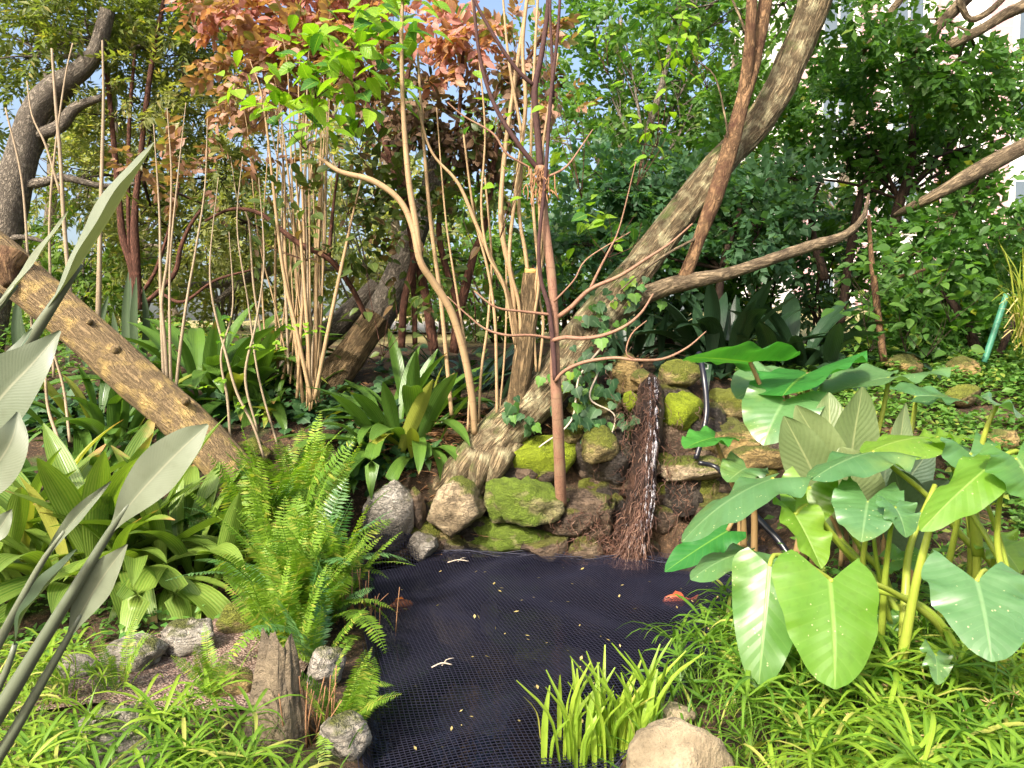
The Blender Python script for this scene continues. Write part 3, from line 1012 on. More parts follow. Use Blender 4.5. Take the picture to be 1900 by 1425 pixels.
# bunched hem of the net along the back and right edge
for k in range(4):
    mb = MB()
    t = np.linspace(0, 1, 60)
    hx = np.interp(t, [0, .18, .45, .7, 1], [-.99, -.55, .25, 1.2, 1.62])
    hy = np.interp(t, [0, .18, .45, .7, 1], [5.34, 5.36, 5.30, 5.17, 4.75]) - .015 * k + .02 * np.sin(t * 20 + k)
    hz = net_z(hx, hy) + .006 + .012 * np.sin(t * 31 + k * 2)
    mb.add(tube(np.stack([hx, hy, hz], -1), .0028, 5))
    part('hem_cord', mb, M['net'], nt_)

# submerged ledge stones that show faintly under the net
for k, (px, py, dx, dy, lab) in enumerate([(1050, 1195, .26, .16, 'pale sunken stone under the middle of the net'),
                                           (905, 1120, .05, .34, 'narrow sunken slab under the net'),
                                           (880, 1280, .16, .22, 'brownish sunken stone under the near part of the net')]):
    a = P(px, py, 1.0) - CAM
    p = CAM + a * ((CAM[2] + .10) / -a[2])
    mb = MB().add(rock_geo(p - np.array([0, 0, .10]), (dx, dy, .07), 300 + k, sub=4, round_=.2, rough=.3))
    single('sunken_stone', mb, M['rock_warm'], lab, 'rock', 'stones under water')


# fish
def fish(px, py, L, az, mat, lab):
    a = P(px, py, 1.0) - CAM
    p = CAM + a * ((CAM[2] + .0) / -a[2])
    m = 14
    t = np.linspace(0, 1, m)
    r = L * .16 * np.interp(t, [0, .06, .3, .6, .85, 1], [.15, .55, 1, .8, .3, .12])
    pts = np.stack([(t - .5) * L * .8, .02 * L * np.sin(t * 4), t * 0], -1)
    V, Fs, C = tube(pts, r, 12)
    V = V * np.array([1, .62, 1])
    root = thing('goldfish', lab, 'fish', p + np.array([0, 0, .004]), 'fish in the pond')
    b = MB().add((V, Fs, C))
    link('body', b.mesh('body', M[mat]), root, (0, 0, 0), (0, 0, az))
    # tail and back fins: thin wedges
    def fin(o):
        o = np.array(o) * L
        k = len(o)
        V = np.vstack([np.c_[o[:, 0], np.full(k, .006 * L), o[:, 1]], np.c_[o[:, 0], np.full(k, -.006 * L), o[:, 1]]])
        i = np.arange(k)
        F = np.stack([i, (i + 1) % k, k + (i + 1) % k, k + i], -1)
        return MB().add((V, [F, np.array([list(range(k))]), np.array([list(range(2 * k - 1, k - 1, -1))])], None))
    link('tail_fin', fin([(.36, 0), (.46, .05), (.62, .13), (.56, .0), (.62, -.12), (.46, -.05)]).mesh('tail_fin', M[mat], None, False), root, (0, 0, 0), (0, 0, az))
    link('back_fin', fin([(-.15, .13), (-.05, .25), (.12, .2), (.2, .09)]).mesh('back_fin', M[mat], None, False), root, (0, 0, 0), (0, 0, az))


fish(742, 1124, .20, math.radians(200), 'fish', 'orange goldfish at the surface by the fern bank')
fish(1256, 1114, .22, math.radians(8), 'fish_red', 'reddish goldfish under the net by the right bank')

# ------------------------------------------------------------------ waterfall with its mat of roots
WF = [(1206, 700, 5.72, 26), (1207, 740, 5.62, 44), (1203, 800, 5.52, 48), (1198, 860, 5.44, 44), (1192, 930, 5.38, 54), (1176, 990, 5.32, 80), (1166, 1052, 5.26, 86)]
wfp = np.array([np.append(P(a, b, d), w * d / FPX / 2) for a, b, d, w in WF])
s = spl(wfp, .03)
mb = MB()
V, Fs, C = tube(s[:, :3], s[:, 3], 22, lump=.25, ridge=.012, seed=4)
nn = (fbm(V * np.array([16, 16, 6]), 2, 4) - .5)[:, None] * .07
V[:, 1] += nn[:, 0] + .05
V[:, 0] += nn[:, 0] * .5
mb.add((V, Fs, C))
rm_ = thing('root_mat', 'red brown mat of wet hanging roots around the waterfall', 'roots', P(1180, 1052, 5.3))
part('core', mb, M['rootbody'], rm_)
mb = MB()
for k in range(1300):
    u = RD.random() ** .8
    L = RD.uniform(.03, .15)
    n_ = 6
    f = np.clip(u + np.linspace(0, L, n_), 0, 1)
    side = max(-1.5, min(1.3, RD.gauss(-.1, .55)))
    c = np.stack([np.interp(f, np.linspace(0, 1, len(s)), s[:, j]) for j in range(4)], -1)
    spread = 1.0 + .25 * max(0, u - .25)
    p = c[:, :3].copy()
    p[:, 0] += side * np.minimum(c[:, 3] * spread, .02 + .11 * np.maximum(f - .45, 0) * 2) + np.cumsum(rng.normal(0, .013, n_))
    p[:, 1] += -c[:, 3] * math.sqrt(max(0, 1 - min(1, abs(side)) ** 2)) * .9 + np.cumsum(rng.normal(0, .010, n_)) + .03 + .06 * max(0, abs(side) - 1)
    p[:, 2] += np.cumsum(rng.normal(0, .004, n_))
    V, Fs, C = tube(p, np.linspace(.0032, .0012, n_) * RD.uniform(.7, 1.5), 3, cap=False)
    C = np.zeros_like(C)
    C[:, 2] = RD.random()
    mb.add((V, Fs, C))
# roots creeping over the wall to either side
for k in range(520):
    px, py = RD.gauss(1135, 40), RD.gauss(1000, 40)
    if k % 3 == 0:
        px, py = RD.gauss(1172, 26), RD.gauss(800, 60)
    if k % 5 == 0:
        px, py = RD.gauss(1262, 22), RD.gauss(900, 70)
    d = 5.26 if py > 900 else 5.42
    a = P(px, py, d)
    n_ = 6
    p = a + np.cumsum(np.stack([rng.normal(0, .018, n_), rng.normal(0, .008, n_), rng.normal(-.018, .012, n_)], -1), 0)
    V, Fs, C = tube(p, np.linspace(.003, .001, n_), 3, cap=False)
    C = np.zeros_like(C)
    C[:, 2] = RD.random()
    mb.add((V, Fs, C))
tag(part('rootlet', mb, M['root'], rm_), kind='stuff')
# the falling water itself
mb = MB()
for k in range(7):
    off = RD.gauss(0, .35)
    c = s[: int(len(s) * RD.uniform(.75, 1.0))]
    n_ = len(c)
    f = np.linspace(0, 1, n_)
    p = c[:, :3].copy()
    p[:, 0] += off * np.minimum(c[:, 3], .06) + .012 * np.sin(f * 9 + k) * f + .03 * f
    p[:, 1] -= np.minimum(c[:, 3], .11) * .95 + .012 * RD.random() + .012
    V, Fs, C = tube(p, (.0045 + .005 * np.abs(np.sin(f * 14 + k * 2))) * RD.uniform(.5, 1.1), 6, lump=.3, seed=k)
    mb.add((V, Fs, C))
for k in range(160):
    f = RD.random()
    c = s[int(f * (len(s) - 1))]
    p = c[:3] + np.array([RD.gauss(.01, .03 + .02 * f), -min(c[3], .11) - RD.uniform(.01, .07), 0])
    V, F = icosphere(1)
    mb.add((V * np.array([.003, .003, RD.uniform(.006, .018)]) + p, [F], None))
single('waterfall', mb, M['fall'], 'thin white stream of water falling down the rock wall', 'waterfall')

# hoses and pole
single('garden_hose', MB().add(ptube([(1297, 655, 5.74, 11), (1306, 700, 5.6, 11), (1311, 760, 5.52, 11), (1303, 810, 5.46, 11), (1291, 852, 5.42, 11)], .03, 10)), M['hose'],
       'black hose hanging beside the green mossy stone', 'hose')
single('water_pipe', MB().add(ptube([(1296, 858, 5.42, 8), (1330, 868, 5.4, 9), (1362, 905, 5.2, 11), (1400, 955, 5.05, 13), (1442, 1000, 4.9, 13), (1470, 1040, 4.8, 13)], .03, 10)), M['hose'],
       'dark pipe running down behind the big leaves', 'hose')
single('garden_stake', MB().add(ptube([(1826, 672, 6.6, 11), (1850, 600, 6.6, 11), (1868, 546, 6.6, 11)], .05, 10)), M['pole_green'], 'slanting green garden stake on the slope', 'stake')

# ------------------------------------------------------------------ the building behind the trees
def box(x0, x1, y0, y1, z0, z1):
    V = np.array([(x, y, z) for z in (z0, z1) for y in (y0, y1) for x in (x0, x1)])
    F = np.array([[0, 2, 3, 1], [4, 5, 7, 6], [0, 1, 5, 4], [2, 6, 7, 3], [0, 4, 6, 2], [1, 3, 7, 5]])
    return V, [F], None


BY = 26.0
bld = thing('apartment_building', 'white building with pinkish brick piers seen through the leaves', 'building', (14, BY, 1.5))
part('wall', MB().add(box(9.6, 24, BY, BY + 8, 1, 17.5)), M['plaster'], bld, False)
part('roof', MB().add(box(9.3, 24.3, BY - .3, BY + 8.3, 17.5, 17.9)), M['winframe'], bld, False)
for xx in (9.9, 12.0, 14.6, 16.4, 18.6, 21.0, 23.4):
    pr = part('brick_pier', MB().add(box(xx - .3, xx + .3, BY - .22, BY - .003, 1, 17.45)), M['brickwall'], bld, False)
    mb = MB()
    for r_ in np.arange(1.2, 17.3, .3):
        mb.add(box(xx - .305, xx + .305, BY - .226, BY - .2, r_, r_ + .03))
    tag(part('mortar_joint', mb, M['mortar'], pr, False), kind='stuff')
for zz in (2.4, 5.5, 8.6, 11.7, 14.6):
    for xx in (10.95, 13.3, 17.5, 19.8, 22.2):
        w = part('window', MB().add(box(xx - .55, xx + .55, BY - .06, BY - .004, zz, zz + 1.8)), M['winframe'], bld, False)
        for xa in (xx - .47, xx + .04):
            part('pane', MB().add(box(xa, xa + .43, BY - .08, BY - .062, zz + .08, zz + 1.72)), M['glasspane'], w, False)

# ------------------------------------------------------------------ trees
def spray(kind, seed):
    """one leafy twig, about 1 unit long, lying along +Y with leaves mostly facing up (+Z)"""
    r = np.random.default_rng(seed)
    mb = MB()
    if kind == 'fine':
        n, tp, L = 22, dia_tpl(.30, .1, .1), .34
    elif kind == 'oval':
        n, tp, L = 13, leaf_tpl(1, .52, 2, 1, 'oval', .2, .12), .42
    elif kind == 'round':
        n, tp, L = 11, leaf_tpl(1, .66, 2, 1, 'oval', .2, .12), .40
    elif kind == 'copper':
        n, tp, L = 12, leaf_tpl(1, .55, 3, 1, 'oval', .25, .2), .42
    else:
        n, tp, L = 16, dia_tpl(.5, .1, .1), .36
    t = np.linspace(.05, 1, n) + r.uniform(-.03, .03, n)
    side = np.where(np.arange(n) % 2, 1., -1.)
    pos = np.stack([.03 * np.sin(t * 5), t, -.22 * t ** 2 + r.normal(0, .05, n)], -1)
    ang = r.uniform(.5, 1.25, n) * np.where(t > .93, .2, 1)
    d = np.stack([np.sin(ang) * side, np.cos(ang), r.normal(-.15, .35, n)], -1)
    nn = np.stack([r.normal(0, .45, n), r.normal(-.1, .45, n), np.ones(n)], -1)
    mb.add(inst(tp, pos, basis(d, nn), L * r.uniform(.7, 1.15, n), r.uniform(0, .25, n)))
    return np.concatenate(mb.V), [np.concatenate([f for f in mb.F if f.shape[1] == k]) for k in (3, 4) if any(f.shape[1] == k for f in mb.F)], np.concatenate(mb.C)


SPR = {k: [spray(k, s_) for s_ in range(5)] for k in ('fine', 'oval', 'round', 'copper', 'far')}


def foliage(blobs, kind, size, mat, name, parent, gap=.42, gfreq=1.6, droop=.0, seed=0):
    """leafy sprays through ellipsoid volumes; blobs: (centre, radii, count)"""
    mb = MB()
    for bi, (c, rad, n) in enumerate(blobs):
        c, rad = np.asarray(c, float), np.asarray(rad, float)
        q = rand_dir(int(n * 1.9))
        rr = rng.uniform(0, 1, len(q)) ** .5
        pos = q * rr[:, None]
        w = c + pos * rad
        g = fbm(w * gfreq + seed * 3.1, 40 + seed, 2)
        keep = g > gap
        pos, w, q = pos[keep][:n], w[keep][:n], q[keep][:n]
        m = len(w)
        if not m:
            continue
        d = q * .8 + rng.normal(0, .6, (m, 3)) + np.array([0, 0, .12 - droop])
        nn = np.array([0, -.25, 1.]) + rng.normal(0, .45, (m, 3))
        B = basis(d, nn)
        rn = fbm(w * 2.3, 77, 2) * .9 + rng.uniform(0, .3, m)
        sel = rng.integers(0, 5, m)
        for k in range(5):
            e = sel == k
            if e.any():
                mb.add(inst(SPR[kind][k], w[e], B[e], size * rng.uniform(.7, 1.2, e.sum()), rn[e]))
    o = part(name, mb, M[mat], parent)
    return tag(o, kind='stuff')


def twigs(mb, a, blobs, r0, k=7, sub=3):
    """limbs from a point into the blobs, forking into thin twigs"""
    for c, rad, n in blobs:
        c, rad = np.asarray(c, float), np.asarray(rad, float)
        m = (np.asarray(a) + c) / 2 + rng.normal(0, .12, 3) * np.linalg.norm(c - a) * .5
        s = spl([a, m, c], n=10)
        mb.add(tube(s, np.linspace(r0, r0 * .35, len(s)), 6, lump=.1))
        for j in range(k):
            t = RD.randint(4, 10)
            e = c + rand_dir(1)[0] * rad * RD.uniform(.55, .95)
            mm = (s[t] + e) / 2 + rng.normal(0, .08, 3) * np.linalg.norm(e - s[t])
            s2 = spl([s[t], mm, e], n=7)
            mb.add(tube(s2, np.linspace(r0 * .4, .003, len(s2)), 5))
            for l in range(sub):
                b = s2[RD.randint(2, 6)]
                e2 = b + rand_dir(1)[0] * rad * .35
                mb.add(tube(spl([b, (b + e2) / 2 + rng.normal(0, .03, 3), e2], n=4), np.linspace(r0 * .16 + .002, .0015, 5), 4))


# --- the big leaning tree over the waterfall
bt = thing('leaning_tree', 'thick leaning tree with ridged bark rising from the pond wall', 'tree', P(885, 890, 5.62))
LT = [(846, 925, 5.62, 120), (868, 890, 5.62, 116), (892, 856, 5.62, 108), (940, 795, 5.66, 100), (1010, 725, 5.74, 90), (1075, 640, 5.84, 86), (1120, 580, 5.9, 84), (1180, 505, 6.0, 74),
      (1260, 400, 6.1, 66), (1330, 310, 6.2, 60), (1400, 235, 6.3, 58), (1445, 165, 6.35, 58), (1480, 85, 6.4, 60), (1512, 5, 6.4, 64), (1540, -90, 6.4, 58), (1560, -200, 6.4, 50)]
trk = part('trunk', MB().add(ptube([(x, y, d, w * .88) for x, y, d, w in LT], .025, 80, lump=.12, ridge=.017, seed=2)), M['bark_main'], bt)
mb = MB()
for q, pts in enumerate(([(880, 840, 5.52, 50), (858, 868, 5.46, 44), (846, 890, 5.44, 32), (836, 905, 5.44, 14)], [(900, 846, 5.5, 56), (888, 874, 5.44, 48), (884, 895, 5.42, 32), (878, 912, 5.42, 14)],
                         [(935, 836, 5.52, 50), (922, 866, 5.47, 44), (912, 888, 5.44, 30), (908, 902, 5.44, 12)], [(868, 850, 5.6, 50), (838, 872, 5.6, 36), (815, 884, 5.6, 18)], [(950, 822, 5.6, 40), (946, 856, 5.58, 30), (940, 880, 5.56, 12)])):
    part('root_flare', MB().add(ptube(pts, .02, 22, lump=.25, ridge=.008, seed=5 + q)), M['bark_main'], bt)
LB = [(1128, 590, 5.92, 60), (1180, 556, 5.92, 48), (1235, 533, 5.9, 40), (1290, 520, 5.9, 36), (1350, 508, 5.95, 30), (1420, 485, 6.0, 28), (1500, 458, 6.1, 26), (1560, 440, 6.2, 22), (1600, 405, 6.3, 14), (1612, 360, 6.4, 7)]
part('low_branch', MB().add(ptube([(x, y, d, w * .8) for x, y, d, w in LB], .04, 16, lump=.15, ridge=.008, seed=7)), M['bark_branch'], bt)
UB = [(1262, 528, 5.9, 26), (1280, 490, 5.9, 28), (1302, 430, 5.9, 30), (1330, 355, 5.92, 34), (1358, 262, 5.95, 36), (1380, 180, 5.98, 32), (1400, 110, 6.0, 30), (1418, 20, 6.0, 32), (1430, -80, 6.0, 30)]
part('upright_branch', MB().add(ptube([(x, y, d, w * .85) for x, y, d, w in UB], .04, 18, lump=.1, ridge=.006, seed=8)), M['bark_brown'], bt)
part('upright_branch', MB().add(ptube([(1374, 196, 5.97, 20), (1386, 130, 5.95, 22), (1392, 60, 5.9, 20), (1397, -40, 5.9, 18)], .04, 12, lump=.1)), M['bark_brown'], bt)
part('prop_root', MB().add(ptube([(1118, 585, 5.86, 34), (1108, 640, 5.8, 30), (1098, 680, 5.76, 26), (1102, 718, 5.74, 18)], .03, 12, lump=.3, seed=3)), M['bark_red'], bt)
part('broken_stub', MB().add(ptube([(1075, 632, 5.8, 40), (1068, 612, 5.72, 30), (1066, 598, 5.66, 16)], .02, 12, lump=.3, seed=9)), M['bark_main'], bt)
bl = [(P(1500, -60, 6.9), (1.6, 1.2, .9), 240), (P(1300, -40, 7.2), (1.0, 1.0, .7), 160)]
mb = MB()
twigs(mb, P(1530, -60, 6.4), bl, .05)
tag(part('limb', mb, M['bark_grey'], bt), kind='stuff')
foliage(bl, 'oval', .22, 'oval_leaf2', 'crown', bt, seed=1)
# bare side twigs on the upright branch
mb = MB()
for a in ([(1296, 440, 5.9, 6), (1240, 470, 5.7, 5), (1190, 505, 5.6, 4), (1150, 540, 5.6, 3)], [(1352, 270, 5.92, 5), (1345, 215, 5.9, 4), (1325, 140, 5.9, 3), (1285, 110, 5.9, 2)],
          [(1392, 80, 5.95, 6), (1372, 30, 5.9, 5), (1350, -20, 5.9, 4)]):
    part('twig', MB().add(ptube(a, .05, 6)), M['bark_branch'], bt)

# --- fallen trunk on the left
ft = thing('leaning_log', 'long fallen trunk slanting across the left bank', 'tree trunk', P(430, 880, 5.0))
FT = [(455, 905, 4.95, 66), (425, 868, 5.0, 76), (350, 790, 5.05, 84), (250, 700, 5.1, 86), (150, 610, 5.15, 84), (60, 535, 5.2, 86), (-10, 478, 5.25, 92), (-120, 400, 5.3, 92)]
part('trunk', MB().add(ptube(FT, .025, 72, lump=.10, ridge=.012, seed=12)), M['bark_fallen'], ft)
mb = MB()
for (px, py, r) in ((322, 785, 13), (345, 745, 8), (215, 650, 8), (166, 598, 6)):
    d0 = np.interp(px, [150, 350], [5.03, 4.92])
    part('knot', MB().add(ptube([(px, py, d0 + .05, r * 2.2), (px, py - 1, d0, r * 1.7), (px + 1, py - 1, d0 - .012, r)], .008, 12, lump=.5, seed=px)), M['bark_fallen'], ft)
part('broken_end', MB().add(ptube([(20, 470, 5.1, 60), (10, 500, 5.05, 48), (18, 530, 5.02, 20)], .02, 14, lump=.4, seed=3)), M['bark_brown'], ft)

# --- cut tan trunk behind the canes, and its greyer twin
ct = thing('cut_tree', 'tan leaning trunk with shaggy bark behind the cane clump', 'tree trunk', P(598, 745, 6.75))
part('trunk', MB().add(ptube([(575, 775, 6.7, 66), (610, 715, 6.75, 64), (660, 645, 6.85, 62), (700, 590, 6.95, 62)], .025, 56, lump=.12, ridge=.022, seed=22)), M['bark_tan'], ct)
part('upper_trunk', MB().add(ptube([(694, 604, 7.05, 56), (725, 545, 7.1, 54), (750, 490, 7.15, 50), (770, 430, 7.2, 46), (800, 350, 7.3, 40), (820, 240, 7.5, 34)], .05, 18, lump=.12, ridge=.012, seed=23)), M['bark_grey'], ct)
gt = thing('grey_tree', 'dull grey leaning trunk lying close behind the tan one', 'tree trunk', P(505, 720, 7.2))
part('trunk', MB().add(ptube([(490, 740, 7.1, 46), (530, 690, 7.15, 48), (580, 640, 7.2, 50), (640, 590, 7.3, 46), (700, 530, 7.4, 40)], .06, 16, lump=.12, ridge=.012, seed=25)), M['bark_grey'], gt)

# --- stump with shoots growing on the leaning trunk
cs = thing('coppiced_stump', 'cut stump on the leaning trunk sprouting many tan shoots', 'stump', P(955, 800, 5.62))
part('stump', MB().add(ptube([(952, 800, 5.6, 44), (960, 735, 5.62, 40), (972, 660, 5.62, 40), (980, 580, 5.62, 38), (986, 508, 5.62, 34)], .03, 20, lump=.1, ridge=.01, seed=30)), M['bark_tan'], cs)
part('cut_face', MB().add(ptube([(986, 508, 5.62, 26), (987, 499, 5.61, 27)], .01, 14)), M['cutwood'], cs)
SH = [
    [(965, 700, 5.6, 14), (955, 600, 5.6, 15), (950, 520, 5.6, 17), (930, 420, 5.6, 16), (935, 300, 5.65, 14), (955, 150, 5.7, 13), (975, 20, 5.7, 11), (985, -80, 5.7, 9)],
    [(960, 610, 5.6, 12), (940, 540, 5.58, 14), (920, 500, 5.55, 13), (885, 420, 5.5, 12), (850, 340, 5.5, 10), (800, 280, 5.5, 8), (770, 180, 5.5, 6)],
    [(968, 640, 5.58, 10), (962, 560, 5.56, 11), (945, 480, 5.54, 11), (960, 330, 5.55, 12), (975, 200, 5.6, 12), (970, 80, 5.6, 11), (985, -60, 5.6, 9)],
    [(985, 560, 5.6, 10), (975, 470, 5.6, 12), (963, 390, 5.6, 11), (968, 260, 5.6, 10), (945, 120, 5.6, 8), (930, -40, 5.6, 6)],
    [(985, 620, 5.58, 8), (1000, 520, 5.55, 9), (992, 420, 5.55, 10), (985, 300, 5.6, 9), (990, 150, 5.6, 9), (1000, -40, 5.6, 7)],
    [(995, 690, 5.6, 8), (990, 580, 5.58, 9), (1000, 470, 5.55, 9), (1002, 350, 5.6, 8), (1010, 250, 5.6, 7), (1035, 100, 5.6, 6)],
    [(1000, 690, 5.62, 8), (1008, 600, 5.62, 9), (1000, 540, 5.62, 9), (1012, 430, 5.65, 8), (1000, 350, 5.7, 7)],
    [(978, 680, 5.66, 9), (985, 600, 5.66, 9), (1000, 500, 5.66, 8), (1010, 380, 5.7, 7)],
    [(955, 640, 5.55, 7), (935, 530, 5.52, 8), (905, 470, 5.5, 8), (893, 380, 5.5, 7), (900, 250, 5.5, 6), (890, 120, 5.5, 5), (870, -40, 5.5, 4)],
]
for a in SH:
    part('shoot', MB().add(ptube([(x, y, d, w * .62) for x, y, d, w in a], .05, 8, lump=.06)), M['cane'], cs)

# --- pale bent cane rooted at the tree's foot, with straight companions
bc = thing('bent_cane', 'smooth pale cane bending left above the centre clump of leaves', 'cane', P(880, 800, 5.6))
part('cane', MB().add(ptube([(880, 805, 5.55, 13), (876, 740, 5.5, 14), (862, 660, 5.45, 14), (838, 580, 5.4, 14), (805, 525, 5.35, 14), (780, 485, 5.3, 13), (765, 420, 5.3, 12), (740, 370, 5.3, 11), (690, 335, 5.3, 12), (630, 318, 5.3, 9), (590, 290, 5.3, 6)], .04, 10)), M['cane'], bc)
part('cane', MB().add(ptube([(779, 486, 5.3, 12), (772, 420, 5.3, 12), (758, 330, 5.3, 11), (748, 200, 5.3, 9), (745, 60, 5.3, 7), (750, -40, 5.3, 6)], .05, 8)), M['cane'], bc)
sc_ = thing('cane_cluster', 'thin straight tan canes beside the bent cane', 'cane', P(835, 760, 5.7))
for a in ([(838, 770, 5.7, 11), (828, 660, 5.7, 11), (816, 540, 5.7, 11), (800, 420, 5.7, 10), (785, 250, 5.7, 8), (775, 100, 5.7, 6)],
          [(888, 785, 5.6, 6), (893, 690, 5.6, 7), (905, 600, 5.6, 7), (912, 480, 5.6, 6), (900, 330, 5.6, 5)],
          [(922, 770, 5.58, 8), (921, 680, 5.58, 8), (918, 590, 5.58, 8), (905, 500, 5.58, 7), (880, 400, 5.6, 6), (860, 250, 5.6, 5)],
          [(926, 770, 5.6, 5), (936, 660, 5.6, 5), (940, 540, 5.6, 5), (935, 400, 5.6, 4)],
          [(868, 800, 5.5, 6), (870, 690, 5.5, 6), (850, 560, 5.5, 6), (830, 430, 5.5, 5), (820, 330, 5.5, 4), (810, 200, 5.5, 3)]):
    part('cane', MB().add(ptube([(x, y, d, w * .75) for x, y, d, w in a], .05, 7)), M['cane'], sc_)

# --- cane clump left of centre
cc_ = thing('cane_clump', 'dense clump of tall tan canes rooted in ivy', 'cane', P(582, 765, 6.1))
for k in range(34):
    sub = RD.choice([0, 0, 0, 1, 2, 3])
    bx, by = (RD.gauss((580, 545, 520, 590)[sub], (12, 12, 14, 10)[sub]), RD.uniform(735, 765) - (0, 45, 70, 90)[sub])
    lean = RD.gauss(0, 1)
    tx = bx + lean * 40
    ty = RD.choice([230, 290, 330, 380, 200, 140])
    w = RD.choice([3, 3.5, 4, 4, 5, 6, 7.5])
    d = 6.1 + RD.uniform(-.18, .18) + (0, .3, .35, .5)[sub]
    mx = bx + lean * 26 + RD.gauss(0, 6)
    part('cane', MB().add(ptube([(bx, by, d, w), ((bx + mx) / 2 + RD.gauss(0, 3), by - 130, d, w), (mx, by - 260, d, w * .85), (tx, ty, d, w * .5), (tx + lean * 12, ty - 90, d, 1.2)], .07, 6)), M[RD.choice(['cane', 'cane', 'cane_grey'])], cc_)
lc = thing('cane_clump', 'sparse knot of thin pale canes rooted in front of the mid left strap leaves', 'cane', P(312, 715, 5.6))
for pts in ([(306, 735, 5.6, 7), (302, 650, 5.6, 7), (300, 560, 5.6, 6), (312, 470, 5.6, 5), (318, 330, 5.6, 3.5), (310, 200, 5.6, 1.5)], [(312, 740, 5.6, 7), (306, 640, 5.6, 7), (298, 540, 5.6, 6), (296, 400, 5.6, 4), (285, 230, 5.6, 1.5)],
            [(325, 740, 5.6, 6), (334, 650, 5.6, 6), (348, 550, 5.6, 5), (362, 470, 5.6, 4), (380, 350, 5.6, 3), (385, 220, 5.6, 1.2)], [(318, 738, 5.6, 6), (315, 620, 5.6, 5), (316, 480, 5.6, 4), (330, 330, 5.6, 3), (345, 190, 5.6, 1.2)]):
    part('cane', MB().add(ptube(pts, .06, 6)), M['cane_grey'], lc)
tc = thing('cane_cluster', 'tall bleached canes standing behind the fallen trunk', 'cane', P(150, 640, 5.7))
for pts in ([(180, 640, 5.7, 13), (183, 560, 5.7, 12), (186, 430, 5.7, 10), (190, 280, 5.7, 8), (192, 180, 5.7, 6), (190, 75, 5.7, 4)],
            [(140, 640, 5.6, 10), (128, 520, 5.6, 10), (118, 400, 5.6, 9), (112, 290, 5.6, 8), (104, 200, 5.6, 7), (96, 90, 5.6, 5)],
            [(100, 700, 5.6, 7), (95, 560, 5.6, 6), (92, 420, 5.6, 6), (100, 300, 5.6, 5), (120, 150, 5.6, 4), (135, 80, 5.6, 3)],
            [(60, 620, 5.6, 6), (52, 480, 5.6, 6), (40, 330, 5.6, 5), (10, 200, 5.6, 4)],
            [(112, 360, 5.6, 6), (85, 270, 5.6, 5), (60, 215, 5.6, 4), (50, 150, 5.6, 3)],
            [(84, 700, 5.5, 6), (90, 760, 5.5, 7), (110, 820, 5.4, 8)], [(130, 820, 5.4, 7), (118, 720, 5.5, 6), (98, 640, 5.5, 6), (100, 560, 5.5, 5)]):
    part('cane', MB().add(ptube([(x, y, d, w * .8) for x, y, d, w in pts], .06, 7)), M['cane_grey'], tc)
# loose seedling canes with a few leaves in front
sl = thing('seedling_cluster', 'wiry pale seedling stems with tiny lime leaves above the tall fern', 'cane', P(440, 860, 5.2))
for pts in ([(490, 850, 5.2, 5), (470, 790, 5.2, 5), (440, 730, 5.2, 5), (420, 660, 5.2, 5), (395, 560, 5.2, 4), (390, 480, 5.2, 3), (405, 330, 5.2, 1.2)], [(428, 830, 5.2, 5), (422, 740, 5.2, 5), (410, 660, 5.2, 4), (432, 570, 5.2, 3), (425, 430, 5.2, 1.2)],
            [(478, 800, 5.2, 4), (455, 700, 5.2, 5), (475, 600, 5.2, 4), (490, 480, 5.2, 3), (480, 330, 5.2, 1.2)], [(360, 790, 5.1, 5), (385, 780, 5.1, 5), (412, 792, 5.1, 5)],
            [(516, 830, 5.3, 4), (480, 700, 5.3, 4), (460, 560, 5.3, 3), (440, 420, 5.3, 2.5), (450, 290, 5.3, 1.2)]):
    part('cane', MB().add(ptube(pts, .06, 6)), M['cane_grey'], sl)

lm_ = MB().add(leaf_tpl(1, .6, 4, 1, 'ovate', .25, .2)).mesh('leaf', M['lime_leaf'])
for (px, py) in ((425, 628, ), (432, 590), (418, 612), (540, 605), (568, 612), (590, 608), (528, 645), (512, 640), (398, 700), (385, 716), (404, 770), (480, 775), (462, 640), (556, 598), (440, 745)):
    for q in range(3):
        c_ = P(px + RD.gauss(0, 9), py + RD.gauss(0, 5), 5.2)
        az = RD.uniform(0, 6.28)
        B_ = basis(np.array([[math.cos(az), math.sin(az), -.1]]), np.array([[RD.gauss(0, .3), -.5, 1.]]))[0]
        o = link('leaf', lm_, sl)
        o.matrix_local = Matrix.Translation(Vector(c_ - wloc(sl))) @ Matrix(B_.tolist()).to_4x4() @ Matrix.Scale(RD.uniform(.05, .085), 4)

# --- the young sapling in front of the wall
sp = thing('sapling', 'slim reddish sapling with bare branches rising from the pond edge', 'young tree', P(1042, 930, 5.3))
part('trunk', MB().add(ptube([(1042, 935, 5.32, 22), (1040, 905, 5.26, 22), (1038, 850, 5.18, 22), (1034, 760, 5.08, 21), (1030, 690, 5.05, 19), (1029, 600, 5.05, 17), (1023, 510, 5.05, 17), (1012, 420, 5.05, 16), (1004, 340, 5.05, 16), (1003, 308, 5.05, 18)], .035, 14, lump=.05)), M['sapling'], sp)
part('stem', MB().add(ptube([(1030, 705, 5.0, 9), (1026, 640, 5.0, 10), (1018, 570, 5.0, 9), (1004, 520, 5.0, 8), (1000, 450, 4.98, 7), (1012, 330, 4.98, 7), (1022, 180, 4.98, 7), (1035, 60, 4.98, 6), (1042, -60, 4.98, 5)], .04, 9)), M['dark_twig'], sp)
